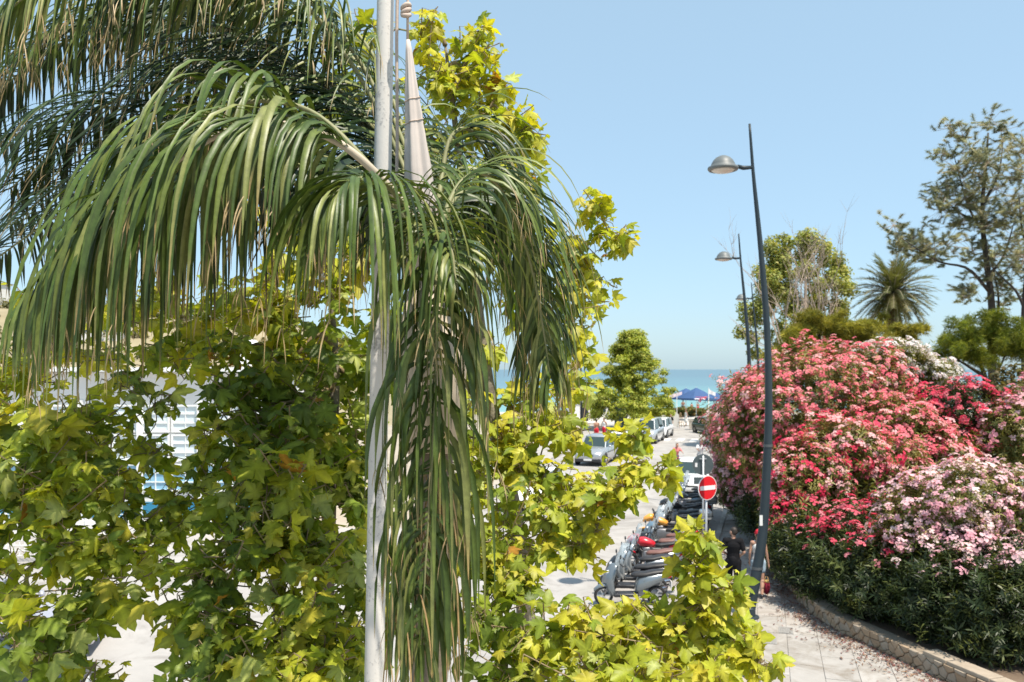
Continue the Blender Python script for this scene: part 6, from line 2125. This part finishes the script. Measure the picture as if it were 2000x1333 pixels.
b1 = S(22.0, -3.1, .004); hb = HEAD + math.pi + .45
bicycle('bicycle with red front basket ridden past the white car', b1, hb, mat('bike_red', (.5, .05, .06), .4))
fwd = Vector((math.cos(hb), math.sin(hb), 0))
person('brown haired rider in pink top on the red basket bicycle', b1 - fwd * .22 + Vector((0, 0, .06)), hb, 1.7, .1, M_skin, pinkc, navyc, hair=M_hairb, long_hair=True, arms='ride', female=True, seated=True)
b2 = S(23.4, -1.9, .004)
bicycle('second bicycle behind the red basket one', b2, hb - .1, mat('bike_dark', (.05, .06, .07), .4))
fwd = Vector((math.cos(hb - .1), math.sin(hb - .1), 0))
person('rider in white shirt on the second bicycle', b2 - fwd * .22 + Vector((0, 0, .06)), hb - .1, 1.76, .1, M_skind, whitec, greyc, hair=M_hairb, arms='ride', seated=True)
# people towards the beach
person('walker in black carrying a dark towel at the sea end of the parked cars', at_ground(1310, 846), HEAD + math.pi, 1.72, .25, M_skin, blackc, blackc, hair=M_hairb, female=True)
person('standing person in white dress near the beach boards', at_ground(1340, 832, .1), HEAD + 2.2, 1.68, .08, M_skin, dress=whitec, hair=M_hair, long_hair=True, female=True)
person('person in white vest standing left of the parked cars', at_ground(1180, 858, .1), HEAD + 2.6, 1.74, .12, M_skind, whitec, redc, hair=M_hair, sleeveless=True)
person('dark clothed person beside the grey panel under the conical tree', at_ground(1222, 842, .1), HEAD + 1.0, 1.74, .12, M_skind, greyc, navyc, hair=M_hair)
person('person in red swim shorts left of the white vest', at_ground(1165, 862, .1), HEAD + .6, 1.76, .2, M_skind, None, redc, hair=M_hair)
bp_ = P(1334, 722, 106); bp_.z = .1
person('silhouetted bather standing before the sea', bp_, 1.2, 1.75, .05, M_skind, None, navyc, hair=M_hair)
bp_ = P(1351, 722, 109); bp_.z = -.1
person('bather low on the sand left of the parasol poles', bp_, 1.8, 1.5, .05, M_skind, None, navyc, hair=M_hair)
bp_ = P(1363, 722, 110); bp_.z = -.1
person('bather low on the sand right of the parasol poles', bp_, 1.4, 1.5, .05, M_skind, None, redc, hair=M_hair)

# ================================================================== BEACH END
M_bluec = mat('parasol_blue', (.03, .075, .19), .8, c2=(.04, .095, .23), scale=2, amt=.5)


def parasol(label, px, Y, r, ztop, drop, panel):
    p = P(px, 722, Y); p.z = 0.05 if Y < 100 else -.05
    t = empty('beach_parasol', p, 0, label, 'parasol', 'blue parasols on the beach')
    n = 8
    zt = ztop - p.z; ze = zt - drop
    for k in range(n):
        a0, a1 = 2 * math.pi * k / n - math.pi / 8, 2 * math.pi * (k + 1) / n - math.pi / 8
        A_, B_ = Vector((r * math.cos(a0), r * math.sin(a0), ze)), Vector((r * math.cos(a1), r * math.sin(a1), ze))
        M_ = (A_ + B_) / 2 * 1.0; M_.z = ze + .06
        c = Vector((0, 0, zt))
        m0, m1 = A_.lerp(c, .5) + Vector((0, 0, .12)), B_.lerp(c, .5) + Vector((0, 0, .12))
        mb = MB(); mb.add([c, m0, m1, A_, B_, A_ - Vector((0, 0, .22)), B_ - Vector((0, 0, .22))], [(0, 1, 2), (1, 3, 4, 2), (3, 5, 6, 4)])
        mb.build('canopy_panel', M_bluec, t)
        MB().tube([c - Vector((0, 0, .03)), m0 - Vector((0, 0, .03)), A_ - Vector((0, 0, .02))], .012, 5).build('rib', M_alu, t)
    MB().tube([(0, 0, 0), (0, 0, zt + .1)], .035, 8).build('pole', M_white, t)
    if panel:
        # an arched white badge with illegible red lettering on the panel that faces the street
        q = MB()
        a = -math.pi / 2
        pts_ = []
        for i in range(13):
            u = -1 + i / 6
            pts_.append((u * .62, .34 * math.sqrt(max(0, 1 - u * u)) + .0))
        f = lambda x, s, e: Vector((x, -r * .924 * (1 - s * .5) - .02 - e, ze - .02 + s * ((drop * .5) + .12) + .0))
        vv = [f(x, max(0, y) * .95, 0) for x, y in pts_] + [f(x * .98, -.08, 0) for x, y in reversed(pts_)]
        q.add(vv, [list(range(len(vv)))])
        bo = q.build('badge', mat('badge_white', (.78, .70, .72), .7), t)
        l_ = MB()
        for i, x in enumerate([-.40, -.28, -.16, -.04, .08, .20, .32, .42]):
            h_ = .10 if i % 2 else .15
            l_.box((x, f(x, .2, .012).y - .006, f(x, .2, 0).z + .02), (.06, .008, h_))
        l_.build('lettering', mat('badge_red', (.60, .08, .15), .7), bo)
    return t


parasol('large blue parasol with pink and white badge before the sea', 1360, 92, 1.95, 3.75, 1.15, True)
parasol('blue parasol peeking out left of the badged one', 1340, 98, 1.9, 3.55, 1.1, True)
parasol('blue parasol on the right partly hidden by the pink oleander', 1398, 95, 1.5, 3.1, .7, False)
fp = P(1384, 722, 90); fp.z = .05
t = empty('beach_flag', fp, 0, 'small white flag on a white mast beside the blue parasol', 'flag')
MB().tube([(0, 0, 0), (0, 0, 3.7)], .05, 8).build('mast', M_white, t)
mb = MB(); mb.add([(.05 + .12 * i, .05 * math.sin(i * 1.3), 3.55 - .06 * i) for i in range(7)] + [(.05 + .12 * i, .05 * math.sin(i * 1.3) + .02, 3.1 - .05 * i) for i in range(7)], [(i, i + 1, i + 8, i + 7) for i in range(6)])
mb.build('cloth', cloth('flag', (.75, .72, .74)), t, smooth=True)
fp = P(1322, 722, 96); fp.z = .05
t = empty('beach_flag', fp, 0, 'pale pink banner left of the blue parasols', 'flag')
MB().tube([(0, 0, 0), (0, 0, 3.1)], .04, 8).build('mast', M_white, t)
mb = MB(); mb.add([(-.9 + .15 * i, .05 * math.sin(i * 1.3), 2.75 + .04 * i) for i in range(11)] + [(-.9 + .15 * i, .05 * math.sin(i * 1.3) + .02, 2.3 + .05 * i) for i in range(11)], [(i, i + 1, i + 12, i + 11) for i in range(10)])
mb.build('cloth', cloth('banner', (.75, .62, .66)), t, smooth=True)

# boards, planter, barriers at the end of the street
p = at_ground(1318, 835, .1)
t = empty('display_board', p, 0, 'white round topped display board at the end of the street', 'board')
out = [(-.42, 0), (.42, 0), (.42, 1.0)] + [(.42 * math.cos(a), 1.0 + .42 * math.sin(a)) for a in [math.pi * i / 10 for i in range(1, 10)]] + [(-.42, 1.0)]
mb = MB(); mb.loft([[(x, -.03, .06 + z) for x, z in out], [(x, .03, .06 + z) for x, z in out]]); mb.build('panel', mat('board_white', (.66, .65, .62), .6, c2=(.55, .54, .52), scale=3), t)
for sx in (-1, 1):
    MB().box((sx * .3, 0, .03), (.06, .4, .05)).build('foot', M_galv, t)
p = at_ground(1329, 835, .1)
t = empty('wooden_easel', p, .3, 'brown wooden A frame easel beside the white board', 'easel')
M_wood = mat('brown_wood', (.26, .17, .09), .8, c2=(.36, .25, .15), scale=6)
for sx in (-1, 1):
    for sy in (-1, 1):
        MB().tube([(sx * .28, sy * .3, 0), (sx * .04, 0, 1.45)], .03, 6).build('leg', M_wood, t)
MB().box((0, 0, .5), (.42, .05, .06)).build('rail', M_wood, t)
p = at_ground(1354, 838, .1)
t = empty('concrete_planter', p, HEAD, 'square beige concrete planter on the promenade', 'planter')
mb = MB(); mb.loft([[(x * s, y * s, z) for x, y in ((-1, -1), (1, -1), (1, 1), (-1, 1))] for z, s in ((0, .33), (.75, .40), (.85, .44), (.86, .36), (.75, .36))]); mb.build('box', mat('beige_concrete', (.55, .48, .40), .9, c2=(.62, .55, .47), scale=4), t)
MB().box((0, 0, .76), (.66, .66, .03)).build('soil', MATS['soil'], t)
for k, (px, lab) in enumerate(((1366, 'orange terracotta pot with small plant beside the concrete planter'), (1275, 'orange terracotta pot left of the walker in black'))):
    p = at_ground(px, 836, .1)
    t = empty('plant_pot', p, 0, lab, 'plant pot')
    MB().lathe([(.0, 0), (.2, 0), (.3, .45), (.34, .46), (.34, .52), (.27, .52), (.27, .44), (.0, .44)], 16).build('pot', mat('terracotta', (.55, .18, .08), .8, c2=(.62, .24, .12), scale=6), t, smooth=False)
    crown_mesh('plant', t, (0, 0, 0), [((0, 0, .75), (.35, .35, .35))], 900, .16, np.array([(.12, .15, .03), (.2, .14, .05)]), np.random.default_rng(70 + k))
p = at_ground(1288, 836, .1)
t = empty('red_barrier', p, HEAD - math.pi / 2, 'low red and white plastic barrier beyond the silver van', 'barrier')
for k in range(4):
    MB().bevbox((-.75 + k * .5, 0, .45), (.46, .22, .9), .05).build('segment', mat('barrier_red', (.6, .06, .05), .6) if k % 2 == 0 else M_signwhite, t)
p = at_ground(1212, 842, .1)
t = empty('information_panel', p, .2, 'tall blue grey information panel under the conical tree', 'panel')
MB().box((0, 0, 1.35), (1.15, .12, 2.1)).build('board', mat('slate_blue', (.06, .10, .13), .5, c2=(.08, .125, .16), scale=2), t)
for sx in (-1, 1):
    MB().tube([(sx * .52, 0, 0), (sx * .52, 0, 2.5)], .04, 8).build('post', M_galv, t)
# planting between promenade and sand
rng = np.random.default_rng(77)
cl = []
for k in range(90):
    px = rng.uniform(1235, 1470); Y = rng.uniform(98, 104)
    p = P(px, 722, Y)
    cl.append(((p.x, p.y, .45 + rng.uniform(-.1, .25)), (.8, .6, .5)))
o = crown_mesh('beach_planting', None, (0, 0, 0), cl, 300, .3, np.array([(.12, .15, .04), (.18, .18, .06), (.3, .16, .05), (.08, .11, .03)]), rng)
tag(o, 'low green and orange planting along the edge of the beach', 'planting', kind='stuff')
# low buildings or huts along the shore on the left
p = P(1150, 722, 92); p.z = .1
t = empty('beach_hut', p, .1, 'low pale beach hut half hidden by the conical tree', 'hut')
MB().box((0, 0, 1.2), (4.5, 3, 2.4)).build('wall', M_wall, t)
MB().box((0, 0, 2.5), (5.0, 3.6, .18)).build('roof', mat('hut_roof', (.4, .38, .36), .8), t)
MB().box((-.8, -1.52, 1.0), (.9, .06, 2.0)).build('door', M_dark, t)
MB().box((1.0, -1.52, 1.4), (1.2, .06, .9)).build('window', M_carglass, t)

# boats
def boat(label, px, py, k):
    Y = (H + .8) * F / (py - HZ)
    p = P(px, py, Y); p.z = -.8
    t = empty('motor_boat', p, .5, label, 'boat', 'white boats off the beach')
    rings = []
    for x, w, zb, zt in ((-2.2, .85, .05, .75), (-1, 1.0, 0, .75), (.6, .95, 0, .8), (1.7, .5, .1, .95), (2.4, .04, .5, 1.05)):
        rings.append([(x * k, -w * k, zt * k), (x * k, -w * .6 * k, zb * k), (x * k, w * .6 * k, zb * k), (x * k, w * k, zt * k)])
    MB().loft(rings).build('hull', M_white, t)
    mb = MB(); mb.box((-.2 * k, 0, 1.15 * k), (1.5 * k, 1.2 * k, .8 * k), taper=.8); mb.build('cabin', M_white, t)
    MB().box((.1 * k, -.62 * k, 1.25 * k), (1.0 * k, .06 * k, .3 * k)).build('window', M_carglass, t)
    MB().box((-.3 * k, 0, 1.95 * k), (1.9 * k, 1.4 * k, .08 * k)).build('canopy', M_white, t)
    for sx in (-1, 1):
        for sy in (-1, 1):
            MB().tube([(-.3 * k + sx * .8 * k, sy * .6 * k, .8 * k), (-.3 * k + sx * .8 * k, sy * .6 * k, 1.93 * k)], .03 * k, 6).build('post', M_alu, t)
    return t


boat('white motor boat with canopy off the beach', 1408, 750, .95)
Y = (H + .8) * F / (737.5 - HZ); p = P(1290, 737.5, Y); p.z = -.8
t = empty('sail_boat', p, .3, 'tiny white sailing boat near the horizon', 'boat')
MB().loft([[(x, -w, .8), (x, -w * .5, 0), (x, w * .5, 0), (x, w, .8)] for x, w in ((-3, .8), (0, 1.1), (2.2, .6), (3.4, .05))]).build('hull', M_white, t)
MB().tube([(0, 0, .6), (0, 0, 8)], .07, 8).build('mast', M_alu, t)
MB().add([(.1, 0, 1.2), (.1, 0, 7.8), (-2.8, .2, 1.3), (.1, .05, 1.2), (.1, .05, 7.8), (-2.8, .25, 1.3)], [(0, 1, 2), (5, 4, 3), (0, 2, 5, 3), (1, 4, 5, 2)]).build('sail', M_white, t)
